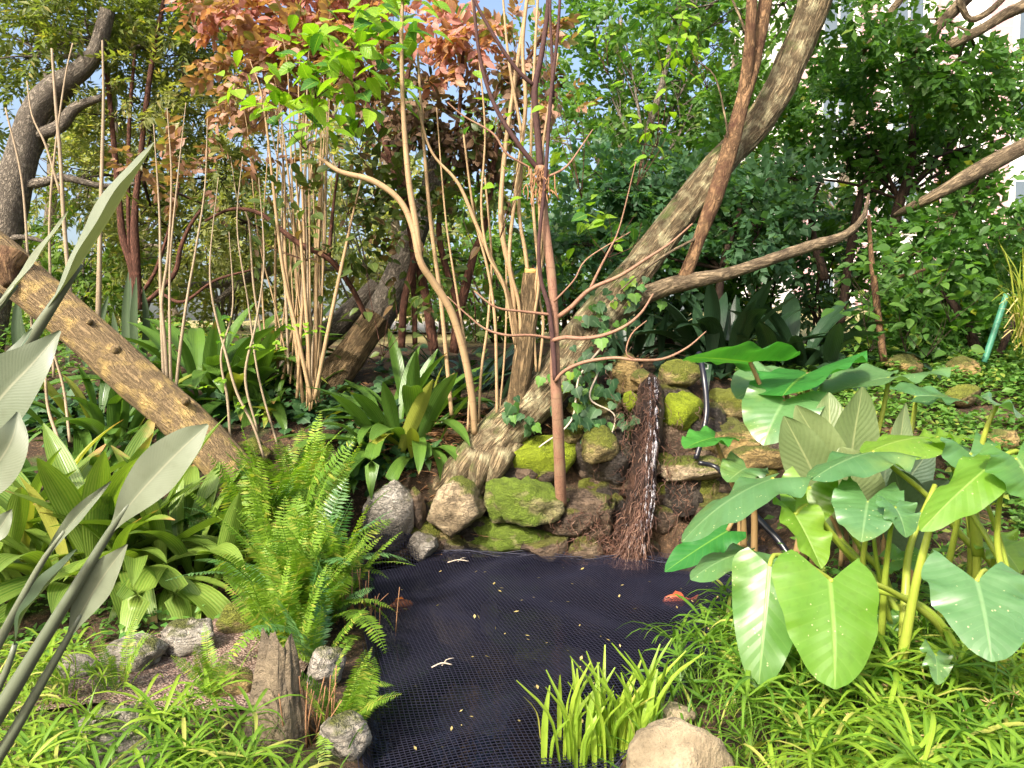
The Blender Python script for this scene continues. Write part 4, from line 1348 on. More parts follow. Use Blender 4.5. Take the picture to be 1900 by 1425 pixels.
for pts in ([(1003, 312, 5.05, 14), (998, 250, 5.05, 13), (992, 170, 5.05, 12), (1005, 100, 5.05, 10), (1016, 20, 5.05, 9), (1020, -60, 5.05, 8)],
            [(1000, 316, 5.05, 10), (960, 265, 5.0, 9), (920, 200, 5.0, 8), (893, 120, 5.0, 7), (880, 20, 5.0, 6), (876, -60, 5.0, 5)],
            [(992, 160, 5.05, 8), (960, 130, 5.02, 8), (925, 80, 5.0, 7), (885, 10, 5.0, 6), (870, -30, 5.0, 5)],
            [(1026, 180, 5.0, 7), (1024, 100, 5.0, 6), (1021, 30, 5.0, 5), (1022, -50, 5.0, 5)]):
    part('stem', MB().add(ptube(pts, .04, 9)), M['dark_twig'], sp)
for pts in ([(1036, 588, 5.0, 9), (1060, 570, 4.95, 9), (1095, 537, 4.9, 8), (1150, 512, 4.85, 7), (1200, 480, 4.8, 6), (1245, 450, 4.8, 4), (1285, 415, 4.8, 3)],
            [(1094, 538, 4.9, 6), (1112, 500, 4.88, 5), (1130, 465, 4.86, 4), (1150, 420, 4.85, 3), (1180, 300, 4.8, 2)],
            [(1024, 632, 5.0, 9), (1050, 626, 4.95, 8), (1080, 628, 4.9, 8), (1120, 622, 4.85, 7), (1160, 605, 4.8, 6), (1190, 580, 4.8, 5), (1212, 545, 4.8, 3)],
            [(1024, 628, 5.0, 6), (985, 622, 4.95, 5), (940, 622, 4.9, 5), (900, 610, 4.9, 4), (868, 585, 4.9, 3), (830, 550, 4.9, 2)],
            [(1030, 708, 5.0, 8), (1048, 688, 4.95, 7), (1085, 672, 4.9, 7), (1140, 664, 4.85, 6), (1180, 668, 4.8, 6), (1230, 666, 4.8, 5), (1275, 645, 4.8, 4), (1310, 615, 4.8, 2)],
            [(1022, 584, 5.0, 6), (970, 578, 4.95, 5), (920, 570, 4.9, 4), (880, 540, 4.9, 3)],
            [(1180, 668, 4.8, 4), (1162, 655, 4.8, 3), (1172, 620, 4.8, 3), (1200, 595, 4.8, 2)],
            [(1012, 330, 5.0, 5), (1050, 310, 5.0, 4), (1080, 270, 5.0, 3), (1100, 240, 5.0, 2)],
            [(1028, 560, 5.0, 4), (1065, 520, 4.95, 3), (1090, 480, 4.95, 3), (1170, 430, 4.9, 2)],
            [(985, 312, 5.03, 4), (940, 285, 5.0, 4), (915, 248, 5.0, 4), (860, 215, 5.0, 3), (830, 190, 5.0, 2)]):
    part('branch', MB().add(ptube(pts, .03, 8)), M['sapling'], sp)
mb = MB()
for k in range(50):
    p = P(1003 + RD.gauss(0, 12), 325 + RD.uniform(-18, 30), 5.0)
    e = p + np.array([RD.gauss(0, .02), RD.gauss(-.02, .02), -RD.uniform(.03, .12)])
    mb.add(tube(spl([p, (p + e) / 2 + rng.normal(0, .01, 3), e], n=4), .004, 4))
tag(part('dead_tuft', mb, M['twig'], sp), kind='stuff')

# --- copper leaved tree in the middle
cpt = thing('copper_tree', 'small tree with copper and red leaves on dark red stems', 'tree', P(790, 660, 6.5))
for pts in ([(745, 645, 6.4, 14), (750, 560, 6.4, 14), (770, 470, 6.4, 14), (755, 400, 6.4, 14), (735, 330, 6.4, 12), (700, 230, 6.5, 9), (640, 120, 6.6, 6)],
            [(805, 650, 6.5, 20), (795, 580, 6.5, 18), (780, 500, 6.5, 17), (770, 420, 6.5, 16), (748, 330, 6.5, 14), (740, 240, 6.5, 12), (760, 120, 6.5, 8)],
            [(842, 655, 6.5, 18), (850, 590, 6.5, 18), (862, 540, 6.5, 17), (880, 470, 6.5, 14), (905, 400, 6.5, 11), (920, 280, 6.5, 9), (960, 150, 6.5, 7), (1010, 60, 6.5, 5)],
            [(852, 575, 6.5, 12), (835, 520, 6.5, 12), (815, 440, 6.5, 11), (822, 350, 6.5, 9), (850, 220, 6.5, 8), (860, 90, 6.5, 6)],
            [(680, 590, 6.3, 10), (650, 530, 6.2, 10), (610, 480, 6.1, 11), (560, 455, 6.1, 11), (520, 425, 6.1, 9), (480, 395, 6.1, 8), (430, 388, 6.1, 6), (380, 410, 6.1, 5)],
            [(770, 640, 6.5, 10), (768, 540, 6.5, 10), (760, 430, 6.5, 9), (720, 300, 6.5, 7), (590, 200, 6.5, 5), (450, 130, 6.5, 4)],
            [(610, 480, 6.1, 8), (614, 430, 6.1, 7), (620, 370, 6.1, 5), (630, 300, 6.1, 4)]):
    part('stem', MB().add(ptube(pts, .05, 10, lump=.06)), M['bark_red'], cpt)
bl = [(P(560, 120, 6.8), (.75, .6, .42), 105), (P(440, 150, 6.7), (.28, .4, .22), 34), (P(690, 120, 6.9), (.5, .5, .35), 40), (P(1030, 220, 6.7), (.22, .35, .28), 42), (P(960, 90, 6.8), (.5, .5, .36), 48), (P(480, 70, 6.8), (.5, .5, .3), 70)]
foliage(bl, 'copper', .25, 'copper_leaf', 'crown', cpt, gap=.40, gfreq=2.2, seed=3)
foliage([(P(520, 5, 6.8), (.95, .6, .36), 150), (P(860, 70, 6.6), (.34, .35, .32), 66), (P(640, 50, 6.9), (.4, .5, .34), 40), (P(400, 10, 6.8), (.26, .4, .22), 30)], 'copper', .24, 'pink_leaf', 'young_foliage', cpt, gap=.38, gfreq=2.2, seed=4)
foliage([(P(840, 235, 6.5), (.40, .35, .34), 84), (P(740, 200, 6.6), (.34, .4, .2), 30), (P(980, 150, 6.6), (.26, .3, .22), 20)], 'copper', .22, 'brown_leaf', 'withered_foliage', cpt, gap=.36, gfreq=2.4, droop=.9, seed=5)
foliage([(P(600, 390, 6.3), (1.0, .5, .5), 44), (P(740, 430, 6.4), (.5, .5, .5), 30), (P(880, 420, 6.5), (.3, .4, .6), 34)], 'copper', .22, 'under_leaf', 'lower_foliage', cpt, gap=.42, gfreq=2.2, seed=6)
foliage([(P(290, 300, 6.0), (.42, .3, .07), 13), (P(430, 285, 6.1), (.26, .3, .08), 9), (P(330, 350, 6.0), (.3, .3, .05), 6)], 'copper', .22, 'copper_leaf', 'side_spray', cpt, gap=.3, seed=8)

# --- lime leaved shrub: each of its large leaves is a part
HEART = [leaf_tpl(1, w, 6, 2, 'ovate', .28, b) for w, b in ((.62, .15), (.56, .28), (.66, .05))]


def leafy_shoots(name, label, cat, base, zones, mat, size, group=None, stemmat='bark_red', n_stem=4):
    t = thing(name, label, cat, base, group)
    hm = [MB().add(h).mesh('leaf', M[mat]) for h in HEART]
    for (px, py, d, sx, sy, n) in zones:
        for k in range(n):
            c = P(px + RD.gauss(0, sx), py + RD.gauss(0, sy), d + RD.gauss(0, .22))
            az = RD.uniform(0, 2 * math.pi)
            dv = np.array([math.cos(az), math.sin(az), RD.gauss(-.35, .35)])
            nv = np.array([RD.gauss(0, .45), RD.gauss(-.6, .4), 1.0])
            B = basis(dv[None], nv[None])[0]
            o = link('leaf', hm[k % 3], t)
            s_ = size * RD.uniform(.6, 1.15)
            o.matrix_local = Matrix.Translation(Vector(c - np.asarray(base))) @ Matrix(B.tolist()).to_4x4() @ Matrix.Scale(s_, 4)
        a = P(px + RD.gauss(0, 15), py + sy * 2.6, d)
        for q in range(n_stem):
            e = P(px + RD.gauss(0, sx), py + RD.gauss(-sy * .6, sy), d)
            part('twig', MB().add(tube(spl([a, (a + e) / 2 + rng.normal(0, .05, 3), e], n=8), np.linspace(.0035, .0012, 9), 5)), M[stemmat], t)
    return t


leafy_shoots('lime_shrub', 'shrub with big lime green heart shaped leaves before the copper crown', 'shrub', P(760, 790, 5.4),
             [(590, 95, 5.4, 52, 34, 60), (690, 70, 5.4, 48, 40, 62), (740, 15, 5.4, 40, 20, 30), (560, 200, 5.5, 40, 30, 34), (660, 190, 5.5, 46, 34, 40), (470, 160, 5.6, 34, 30, 14)], 'lime_leaf', .175)
leafy_shoots('lime_vine', 'loose climber with pale lime leaves up the leaning trunk', 'climber', P(1210, 480, 5.9),
             [(1130, 60, 5.7, 34, 30, 16), (1225, 130, 5.8, 30, 55, 30), (1290, 60, 5.9, 30, 40, 26), (1200, 240, 5.8, 24, 40, 16), (1110, 410, 5.5, 34, 26, 26), (950, 260, 5.5, 40, 70, 16), (1050, 160, 5.6, 30, 80, 14)], 'lime_leaf', .12)
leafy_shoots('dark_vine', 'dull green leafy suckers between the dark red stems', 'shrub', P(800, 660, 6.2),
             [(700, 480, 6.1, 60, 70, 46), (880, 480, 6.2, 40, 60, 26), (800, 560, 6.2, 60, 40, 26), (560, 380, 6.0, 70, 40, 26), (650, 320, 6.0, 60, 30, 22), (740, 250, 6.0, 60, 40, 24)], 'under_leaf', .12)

# --- left background trees
lt = thing('crooked_tree', 'grey crooked tree at the upper left with fine foliage', 'tree', P(-10, 640, 8.0))
part('trunk', MB().add(ptube([(-30, 660, 8., 60), (0, 480, 8., 56), (18, 380, 8., 58), (40, 290, 8., 54), (62, 215, 8., 50), (100, 165, 8., 48), (150, 130, 8., 40), (180, 90, 8., 34), (200, 20, 8., 28)], .06, 20, lump=.14, ridge=.014, seed=41)), M['bark_grey'], lt)
for pts in ([(70, 250, 8., 26), (110, 235, 8., 24), (140, 200, 8., 20), (190, 180, 8., 12)], [(30, 345, 8., 20), (80, 338, 8., 17), (120, 330, 8., 14), (190, 345, 8.1, 9), (260, 340, 8.2, 5)],
            [(-10, 450, 8., 16), (40, 440, 7.9, 10), (90, 450, 7.9, 6)], [(40, 330, 8.2, 26), (60, 280, 8.3, 30), (90, 220, 8.4, 26), (140, 150, 8.5, 20)]):
    part('limb', MB().add(ptube(pts, .06, 12, lump=.14)), M['bark_grey'], lt)
bl = [(P(180, 60, 8.6), (1.5, .7, .75), 320), (P(40, 100, 8.8), (1.0, .6, .9), 90), (P(330, 60, 8.8), (.8, .6, .7), 190), (P(180, -120, 8.6), (1.7, .8, .5), 90), (P(-150, 120, 8.6), (1., .7, 1.1), 90)]
mb = MB()
twigs(mb, P(170, 100, 8.), bl[:3], .035)
tag(part('twig', mb, M['bark_grey'], lt), kind='stuff')
foliage(bl, 'fine', .34, 'fine_leaf', 'crown', lt, gap=.45, gfreq=1.5, seed=10)

dt = thing('dark_stemmed_tree', 'bushy tree with several dark red brown stems behind the strap leaves', 'tree', P(255, 570, 8.2))
for pts in ([(250, 575, 8.2, 15), (246, 500, 8.2, 16), (228, 440, 8.2, 13), (220, 360, 8.2, 11), (205, 200, 8.2, 9), (190, 60, 8.2, 7)],
            [(258, 575, 8.2, 14), (252, 480, 8.2, 16), (250, 400, 8.2, 13), (262, 280, 8.2, 10), (280, 130, 8.2, 9), (308, -20, 8.2, 7)],
            [(265, 565, 8.2, 9), (295, 540, 8.2, 9), (325, 505, 8.2, 9), (335, 460, 8.2, 8), (352, 420, 8.2, 7), (372, 390, 8.2, 5)],
            [(262, 545, 8.2, 7), (285, 510, 8.2, 7), (300, 470, 8.2, 6), (320, 400, 8.2, 5), (340, 300, 8.2, 4)],
            [(240, 470, 8.2, 7), (238, 380, 8.2, 7), (240, 230, 8.2, 7), (250, 100, 8.2, 5)],
            [(300, 545, 8.2, 6), (340, 560, 8.1, 6), (400, 520, 8.1, 5), (470, 500, 8.1, 4)]):
    part('stem', MB().add(ptube(pts, .06, 9, lump=.06)), M['bark_red'], dt)
bl = [(P(300, 200, 8.6), (1.2, .6, .85), 240), (P(150, 330, 8.9), (.9, .5, .7), 90), (P(420, 330, 9.0), (.9, .5, .7), 120), (P(330, 440, 8.8), (1.1, .5, .5), 130), (P(500, 430, 9.2), (.8, .5, .5), 70)]
mb = MB()
twigs(mb, P(265, 330, 8.2), bl, .02, 8, 4)
tag(part('twig', mb, M['bark_dark'], dt), kind='stuff')
foliage(bl, 'fine', .30, 'fine_leaf2', 'crown', dt, gap=.43, gfreq=1.8, seed=12)

# --- right: dark trunked evergreens
rt = thing('dark_evergreen', 'evergreen with black forked trunk and dense small oval leaves', 'tree', P(1600, 620, 8.2))
for pts in ([(1640, 600, 8.2, 20), (1650, 470, 8.2, 18), (1668, 380, 8.2, 18), (1690, 310, 8.2, 15), (1693, 220, 8.2, 11), (1690, 160, 8.2, 8)], [(1560, 600, 8.2, 16), (1580, 450, 8.2, 15), (1600, 350, 8.2, 12), (1620, 310, 8.2, 9)],
            [(1530, 520, 8., 22), (1510, 440, 8., 12), (1505, 380, 8., 11), (1520, 340, 8., 8)], [(1670, 375, 8.2, 8), (1640, 310, 8.2, 6), (1610, 250, 8.2, 4)], [(1690, 310, 8.2, 7), (1740, 290, 8.2, 6), (1800, 270, 8.2, 4)]):
    part('stem', MB().add(ptube(pts, .06, 10, lump=.1)), M['bark_dark'], rt)
bl = [(P(1560, 240, 8.6), (.9, .35, .75), 165), (P(1720, 200, 8.7), (1.0, .35, .8), 150), (P(1840, 180, 8.6), (.6, .5, .6), 70), (P(1650, 330, 8.5), (1.1, .5, .5), 180), (P(1760, 290, 8.7), (.6, .5, .35), 50), (P(1400, 330, 8.8), (.7, .5, .7), 130), (P(1960, 140, 8.6), (.8, .6, .6), 40)]
mb = MB()
twigs(mb, P(1670, 370, 8.2), bl, .02, 7, 3)
tag(part('twig', mb, M['bark_dark'], rt), kind='stuff')
foliage(bl, 'round', .26, 'oval_leaf', 'crown', rt, gap=.5, gfreq=2.1, seed=14)

rt2 = thing('glossy_evergreen', 'blue green shaded evergreen bush behind the upright branch', 'tree', P(1330, 600, 8.0))
part('stem', MB().add(ptube([(1330, 620, 8., 16), (1340, 500, 8., 14), (1370, 400, 8., 10), (1390, 320, 8., 7)], .06, 9)), M['bark_dark'], rt2)
bl = [(P(1420, 400, 7.9), (.75, .5, .55), 170), (P(1250, 420, 8.3), (.8, .5, .6), 170), (P(1130, 350, 8.4), (.7, .5, .55), 120), (P(1180, 480, 8.), (.6, .5, .45), 130), (P(1080, 450, 8.), (.5, .5, .5), 100)]
mb = MB()
twigs(mb, P(1340, 500, 8.), bl, .018, 6, 3)
tag(part('twig', mb, M['bark_dark'], rt2), kind='stuff')
foliage(bl, 'round', .27, 'blue_leaf', 'crown', rt2, gap=.42, gfreq=1.9, seed=15)

rt3 = thing('airy_tree', 'airy tree with bright small leaves against the sky', 'tree', P(1180, 600, 9.6))
part('trunk', MB().add(ptube([(1190, 620, 9.6, 22), (1200, 450, 9.6, 20), (1190, 300, 9.6, 16), (1230, 150, 9.6, 12), (1260, 0, 9.6, 9)], .08, 10, lump=.1)), M['bark_grey'], rt3)
bl = [(P(1200, 300, 9.8), (.9, .8, .75), 230), (P(1130, 170, 10.0), (.8, .8, .7), 180), (P(1290, 180, 10.), (.8, .8, .8), 210), (P(1340, 20, 9.9), (1.0, .9, .7), 230), (P(1150, 20, 10.), (.8, .8, .6), 120), (P(1400, 300, 9.9), (.8, .7, .8), 200), (P(1250, 420, 9.8), (1.1, .6, .5), 180)]
mb = MB()
twigs(mb, P(1200, 330, 9.6), bl, .025, 6, 3)
tag(part('twig', mb, M['bark_grey'], rt3), kind='stuff')
foliage(bl, 'oval', .27, 'oval_leaf2', 'crown', rt3, gap=.47, gfreq=1.6, seed=16)

# slanting tree at the right edge with pale limbs
st_ = thing('slanting_tree', 'tree with pale slanting limbs at the upper right', 'tree', P(1960, 640, 7.4))
for pts in ([(1660, 400, 7.6, 8), (1690, 385, 7.3, 18), (1740, 360, 7.05, 24), (1800, 325, 7.05, 30), (1880, 282, 7.1, 30), (1990, 230, 7.2, 34), (2080, 250, 7.3, 40), (2100, 420, 7.4, 46), (2100, 640, 7.4, 50)],
            [(1700, 100, 7.2, 12), (1740, 50, 7.2, 20), (1790, 0, 7.2, 22), (1850, -60, 7.2, 24)], [(1760, 85, 7.1, 16), (1820, 55, 7.1, 20), (1890, 15, 7.1, 22), (2000, -20, 7.2, 26), (2080, 60, 7.3, 30), (2090, 250, 7.3, 38)],
            [(1780, 0, 7.1, 12), (1798, 35, 7.1, 12), (1830, 25, 7.1, 12), (1870, -10, 7.1, 10)], [(1600, 100, 7.4, 8), (1640, 40, 7.4, 12), (1670, 0, 7.4, 14), (1720, -60, 7.4, 16)]):
    part('limb', MB().add(ptube(pts, .05, 14, lump=.14, ridge=.006, seed=44)), M['bark_branch'], st_)
bl = [(P(1640, 130, 7.6), (.55, .6, .35), 120), (P(1760, 150, 7.5), (.6, .5, .3), 90), (P(1860, 130, 7.5), (.5, .5, .25), 46), (P(1800, 400, 7.4), (.4, .5, .3), 56), (P(1730, 460, 7.3), (.5, .5, .4), 120), (P(1960, 470, 7.4), (.3, .5, .4), 24), (P(1660, 40, 7.6), (.4, .4, .2), 24)]
mb = MB()
twigs(mb, P(1820, 330, 7.1), bl[3:6], .015, 6, 3)
twigs(mb, P(1800, 60, 7.1), bl[:3] + bl[6:], .015, 6, 3)
tag(part('twig', mb, M['bark_branch'], st_), kind='stuff')
foliage(bl, 'round', .25, 'oval_leaf', 'crown', st_, gap=.42, gfreq=1.9, seed=17)

# shrub with rosettes of large leaves on the right slope
rs = leafy_shoots('rosette_shrub', 'slim shrub with an orange brown stem and glossy leaf rosettes on the right slope', 'shrub', P(1640, 668, 6.5),
                  [(1640, 490, 6.4, 50, 26, 46), (1700, 470, 6.4, 44, 30, 34), (1600, 540, 6.4, 30, 24, 22), (1680, 560, 6.4, 40, 36, 40), (1760, 520, 6.4, 36, 30, 26), (1730, 610, 6.4, 40, 20, 20), (1610, 600, 6.4, 20, 20, 12)], 'oval_leaf2', .12, None, 'bark_dark')
part('stem', MB().add(ptube([(1640, 670, 6.5, 13), (1632, 610, 6.5, 13), (1624, 540, 6.5, 12), (1616, 470, 6.5, 9), (1612, 400, 6.5, 6)], .05, 10)), M['bark_brown'], rs)
part('stem', MB().add(ptube([(1660, 515, 6.45, 6), (1690, 508, 6.4, 7), (1716, 500, 6.4, 5)], .05, 8)), M['bark_brown'], rs)
ds = thing('dark_shrub', 'dark arching shrub trunk beside the green stake', 'shrub', P(1810, 660, 7.2))
for pts in ([(1815, 660, 7.2, 24), (1790, 600, 7.2, 20), (1765, 560, 7.2, 14), (1740, 540, 7.2, 9)], [(1850, 665, 7., 14), (1880, 600, 7., 12), (1910, 560, 7., 9)]):
    part('stem', MB().add(ptube(pts, .05, 9, lump=.15)), M['bark_dark'], ds)
bl = [(P(1800, 540, 7.6), (.5, .5, .4), 120), (P(1760, 610, 7.4), (.5, .5, .25), 110), (P(1870, 600, 7.6), (.5, .5, .35), 110), (P(1690, 600, 7.5), (.5, .5, .3), 110)]
foliage(bl, 'oval', .24, 'oval_leaf', 'crown', ds, gap=.38, gfreq=2., seed=18)

# far trees closing the view, each with its trunk
FAR = [(-250, 15, 'far_leaf', 'fine'), (60, 17, 'far_leaf', 'fine'), (330, 16, 'far_leaf', 'fine'), (560, 19, 'fine_leaf2', 'fine'), (760, 17, 'far_leaf', 'fine'), (960, 18, 'fine_leaf', 'fine'), (1130, 16, 'oval_leaf2', 'oval'),
       (1420, 15, 'oval_leaf2', 'oval'), (1560, 17, 'oval_leaf', 'oval'), (2250, 14, 'oval_leaf', 'oval')]
LABF = ['background tree beyond the crooked grey tree, left of its trunk', 'background tree seen through the tall bleached canes', 'background tree right behind the dark stemmed tree', 'pale background tree above the dense cane clump',
        'pale background tree behind the withered copper leaves', 'background tree behind the sapling stems', 'background tree left of the leaning trunk', 'background tree behind the upright branch',
        'background tree in front of the white building', 'background tree beyond the green stake']
for k, (px, d, mt, kd) in enumerate(FAR):
    b = P(px, 600, d)
    b = G(b[0], b[1], -.05)
    ov = kd == 'oval'
    t = thing('background_tree', LABF[k], 'tree', b, 'trees beyond the bank')
    H = RD.uniform(5.0, 6.5) if not ov else RD.uniform(5.2, 6.6)
    top = b + np.array([RD.gauss(0, .6), RD.gauss(0, .4), H])
    s = spl([b, (b + top) / 2 + np.array([RD.gauss(0, .4), 0, 0]), top], n=14)
    part('trunk', MB().add(tube(s, np.linspace(.17, .05, len(s)), 9, lump=.1)), M['trunk_bg'], t)
    bl = []
    for j in range(5):
        f = .2 + .15 * j
        bl.append((b + np.array([RD.gauss(0, 1.2), RD.gauss(0, .9), H * f]), np.array([1.5, 1.2, 1.0]) * RD.uniform(.8, 1.2), 46 if not ov else 28))
    mb = MB()
    twigs(mb, s[5], bl[1:], .05, 4, 2)
    tag(part('limb', mb, M['trunk_bg'], t), kind='stuff')
    foliage(bl, kd if ov else 'far', .5 if not ov else .45, mt, 'crown', t, gap=.46, gfreq=1.0, seed=20 + k)
# shrubs filling the view between the trunks beyond the bank
for k, (px, d, h, mt, kd, lab) in enumerate((
        (-60, 10.5, 2.2, 'fine_leaf', 'far', 'feathery shrub beyond the snake plants'), (110, 9.4, 1.6, 'lime_small', 'oval', 'fresh green leafy shrub behind the tall canes'),
        (240, 11.0, 2.4, 'far_leaf', 'far', 'yellow green shrub behind the dark stemmed tree'), (420, 11.5, 2.2, 'far_leaf', 'far', 'sunlit pale shrub behind the tall strap clump'),
        (560, 12.0, 2.6, 'fine_leaf2', 'far', 'sunlit pale shrub behind the cane clump'), (690, 10.8, 2.6, 'far_leaf', 'far', 'pale shrub behind the tan leaning trunk'),
        (830, 11.5, 2.4, 'lime_small', 'oval', 'leafy shrub behind the dark red stems'), (930, 9.8, 1.9, 'oval_leaf2', 'oval', 'green shrub behind the coppiced stump'), (1060, 9.6, 2.2, 'oval_leaf2', 'oval', 'green shrub behind the leaning tree'),
        (1230, 9.4, 1.7, 'blue_leaf', 'oval', 'shaded shrub behind the low branch'), (1400, 9.4, 1.9, 'oval_leaf', 'oval', 'shaded shrub beyond the nearly black strap leaves'), (1530, 9.6, 2.0, 'blue_leaf', 'oval', 'shaded shrub between the evergreen stems'),
        (1700, 9.6, 1.8, 'oval_leaf2', 'oval', 'green shrub behind the rosette shrub'), (1860, 9.4, 1.6, 'oval_leaf2', 'oval', 'green shrub behind the green stake'), (-300, 10, 2.4, 'fine_leaf', 'far', 'feathery shrub beyond the crooked tree'))):
    b = P(px, 600, d)
    b = G(b[0], b[1], -.03)
    t = thing('background_shrub', lab, 'shrub', b, 'shrubs beyond the bank')
    mb = MB()
    for q in range(9):
        e = b + np.array([RD.gauss(0, .5), RD.gauss(0, .3), h * RD.uniform(.6, 1.0)])
        part('stem', MB().add(tube(spl([b + np.array([RD.gauss(0, .1), 0, 0]), (b + e) / 2 + rng.normal(0, .08, 3), e], n=8), np.linspace(.022, .005, 9), 6)), M['bark_dark' if px > 900 else 'bark_grey'], t)
    foliage([(b + np.array([-.35, 0, h * .32]), (.75, .5, h * .32), 80), (b + np.array([.4, 0, h * .55]), (.75, .5, h * .32), 70), (b + np.array([0, .2, h * .85]), (.65, .5, h * .25), 44)], kd, .30 if kd == 'oval' else .34, mt, 'foliage', t, gap=.42, gfreq=1.7, seed=60 + k)
# fallen logs beyond the bank
for pts, lab in (([(330, 530, 9.6, 10), (430, 525, 9.8, 16), (520, 500, 10., 14), (620, 498, 10.2, 10)], 'bleached fallen branch lying beyond the strap leaves'),
                 ([(400, 560, 9.2, 10), (440, 530, 9.3, 14), (480, 505, 9.4, 14), (560, 490, 9.6, 8)], 'second bleached log crossing the fallen branch')):
    single('fallen_branch', MB().add(ptube(pts, .08, 9, lump=.2)), M['bark_grey'], lab, 'branch')

# ------------------------------------------------------------------ strap leaved clumps
def strap_curve(a0, a1, n=14):
    a = np.radians(np.linspace(a0, a1, n) + 0)
    st = np.full(n - 1, 1 / (n - 1))
    x = np.concatenate([[0], np.cumsum(np.sin(a[:-1]) * st)])
    z = np.concatenate([[0], np.cumsum(np.cos(a[:-1]) * st)])
    return np.stack([x, x * 0, z], -1)


def strap_mesh(name, a0, a1, w, mat, tipw=.85, fold=.3, basew=.25, n=14):
    c = strap_curve(a0, a1, n)
    return MB().add(blade(c, [basew * w, .42 * w, .75 * w, .95 * w, w, .92 * w, .6 * w, .05 * w], (-1, 0, .4), fold, 3, 0., .0, n=n)).mesh(name, M[mat])


_SM = {}


def strap_set(mat, w):
    k = (mat, w)
    if k not in _SM:
        _SM[k] = [strap_mesh('leaf', a0, a1, w * f, mat) for a0, a1, f in ((4, 30, 1), (8, 62, .95), (10, 95, 1), (18, 120, 1.05), (6, 48, .9), (25, 140, 1), (14, 80, 1.1), (30, 165, .95))]
    return _SM[k]


def strap_clump(label, base, n, L, mat, w=.22, spread=.22, tilt=55, group='strap leaved clumps', seed=0, name='strap_leaf_clump', flat=1.0):
    r = random.Random(seed)
    t = thing(name, label, 'plant', base, group)
    ms = strap_set(mat, w)
    for k in range(n):
        az = r.uniform(0, 2 * math.pi)
        rr = spread * math.sqrt(r.random())
        x, y = rr * math.cos(az + r.gauss(0, .5)), rr * math.sin(az + r.gauss(0, .5)) * flat
        z = float(hgt(np.array([base[0] + x]), np.array([base[1] + y]))[0]) - base[2] - .01
        o = link('leaf', r.choice(ms), t, (x, y, z))
        tl = math.radians(r.uniform(-4, tilt) * (rr / spread + .35))
        o.rotation_euler = (r.gauss(0, .15), tl, az)
        s_ = L * r.uniform(.62, 1.1)
        o.scale = (s_, s_ * r.uniform(.85, 1.15), s_)
    return t


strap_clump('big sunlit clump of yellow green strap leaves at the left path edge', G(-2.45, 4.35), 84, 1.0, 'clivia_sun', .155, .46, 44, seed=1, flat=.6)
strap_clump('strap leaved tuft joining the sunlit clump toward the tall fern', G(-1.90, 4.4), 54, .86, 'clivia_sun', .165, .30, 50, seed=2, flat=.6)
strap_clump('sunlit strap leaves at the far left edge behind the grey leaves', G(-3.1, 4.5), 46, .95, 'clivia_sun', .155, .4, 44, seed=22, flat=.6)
strap_clump('tall green strap leaved clump behind the fallen trunk', G(-2.6, 6.65), 90, 1.06, 'clivia', .15, .52, 50, seed=3, flat=.6)
strap_clump('strap leaved tuft directly above the fallen trunk', G(-3.2, 6.0), 44, .74, 'clivia', .17, .36, 50, seed=4)
strap_clump('shaded strap leaves hanging under the fallen trunk', G(-3.0, 5.3), 40, .72, 'clivia', .17, .40, 66, seed=5)
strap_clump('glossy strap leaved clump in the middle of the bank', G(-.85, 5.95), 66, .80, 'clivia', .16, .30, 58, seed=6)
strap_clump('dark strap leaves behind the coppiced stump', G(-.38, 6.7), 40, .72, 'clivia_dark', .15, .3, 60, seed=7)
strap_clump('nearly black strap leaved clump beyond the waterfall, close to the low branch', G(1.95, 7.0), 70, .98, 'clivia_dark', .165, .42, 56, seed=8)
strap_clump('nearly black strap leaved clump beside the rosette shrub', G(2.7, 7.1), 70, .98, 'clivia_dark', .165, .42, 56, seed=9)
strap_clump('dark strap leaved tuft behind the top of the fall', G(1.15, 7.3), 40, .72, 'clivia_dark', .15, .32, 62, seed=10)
strap_clump('strap leaves in shade below the cane clump', G(-1.95, 6.35), 22, .55, 'clivia', .15, .25, 65, seed=12)

# snake plants behind the fallen trunk
sn = thing('snake_plant', 'stiff dark upright sword leaves behind the fallen trunk', 'plant', G(-4.1, 7.4))
for k in range(14):
    b = G(-4.1 + RD.gauss(0, .28), 7.4 + RD.gauss(0, .12))
    h = RD.uniform(.5, .95)
    e = b + np.array([RD.gauss(0, .10), RD.gauss(0, .05), h])
    part('leaf', MB().add(blade([b, (b + e) / 2 + rng.normal(0, .02, 3), e], [.05, .07, .075, .06, .01], (RD.gauss(0, .4), -1, .1), .3, 2, n=8)), M['snake'], sn)


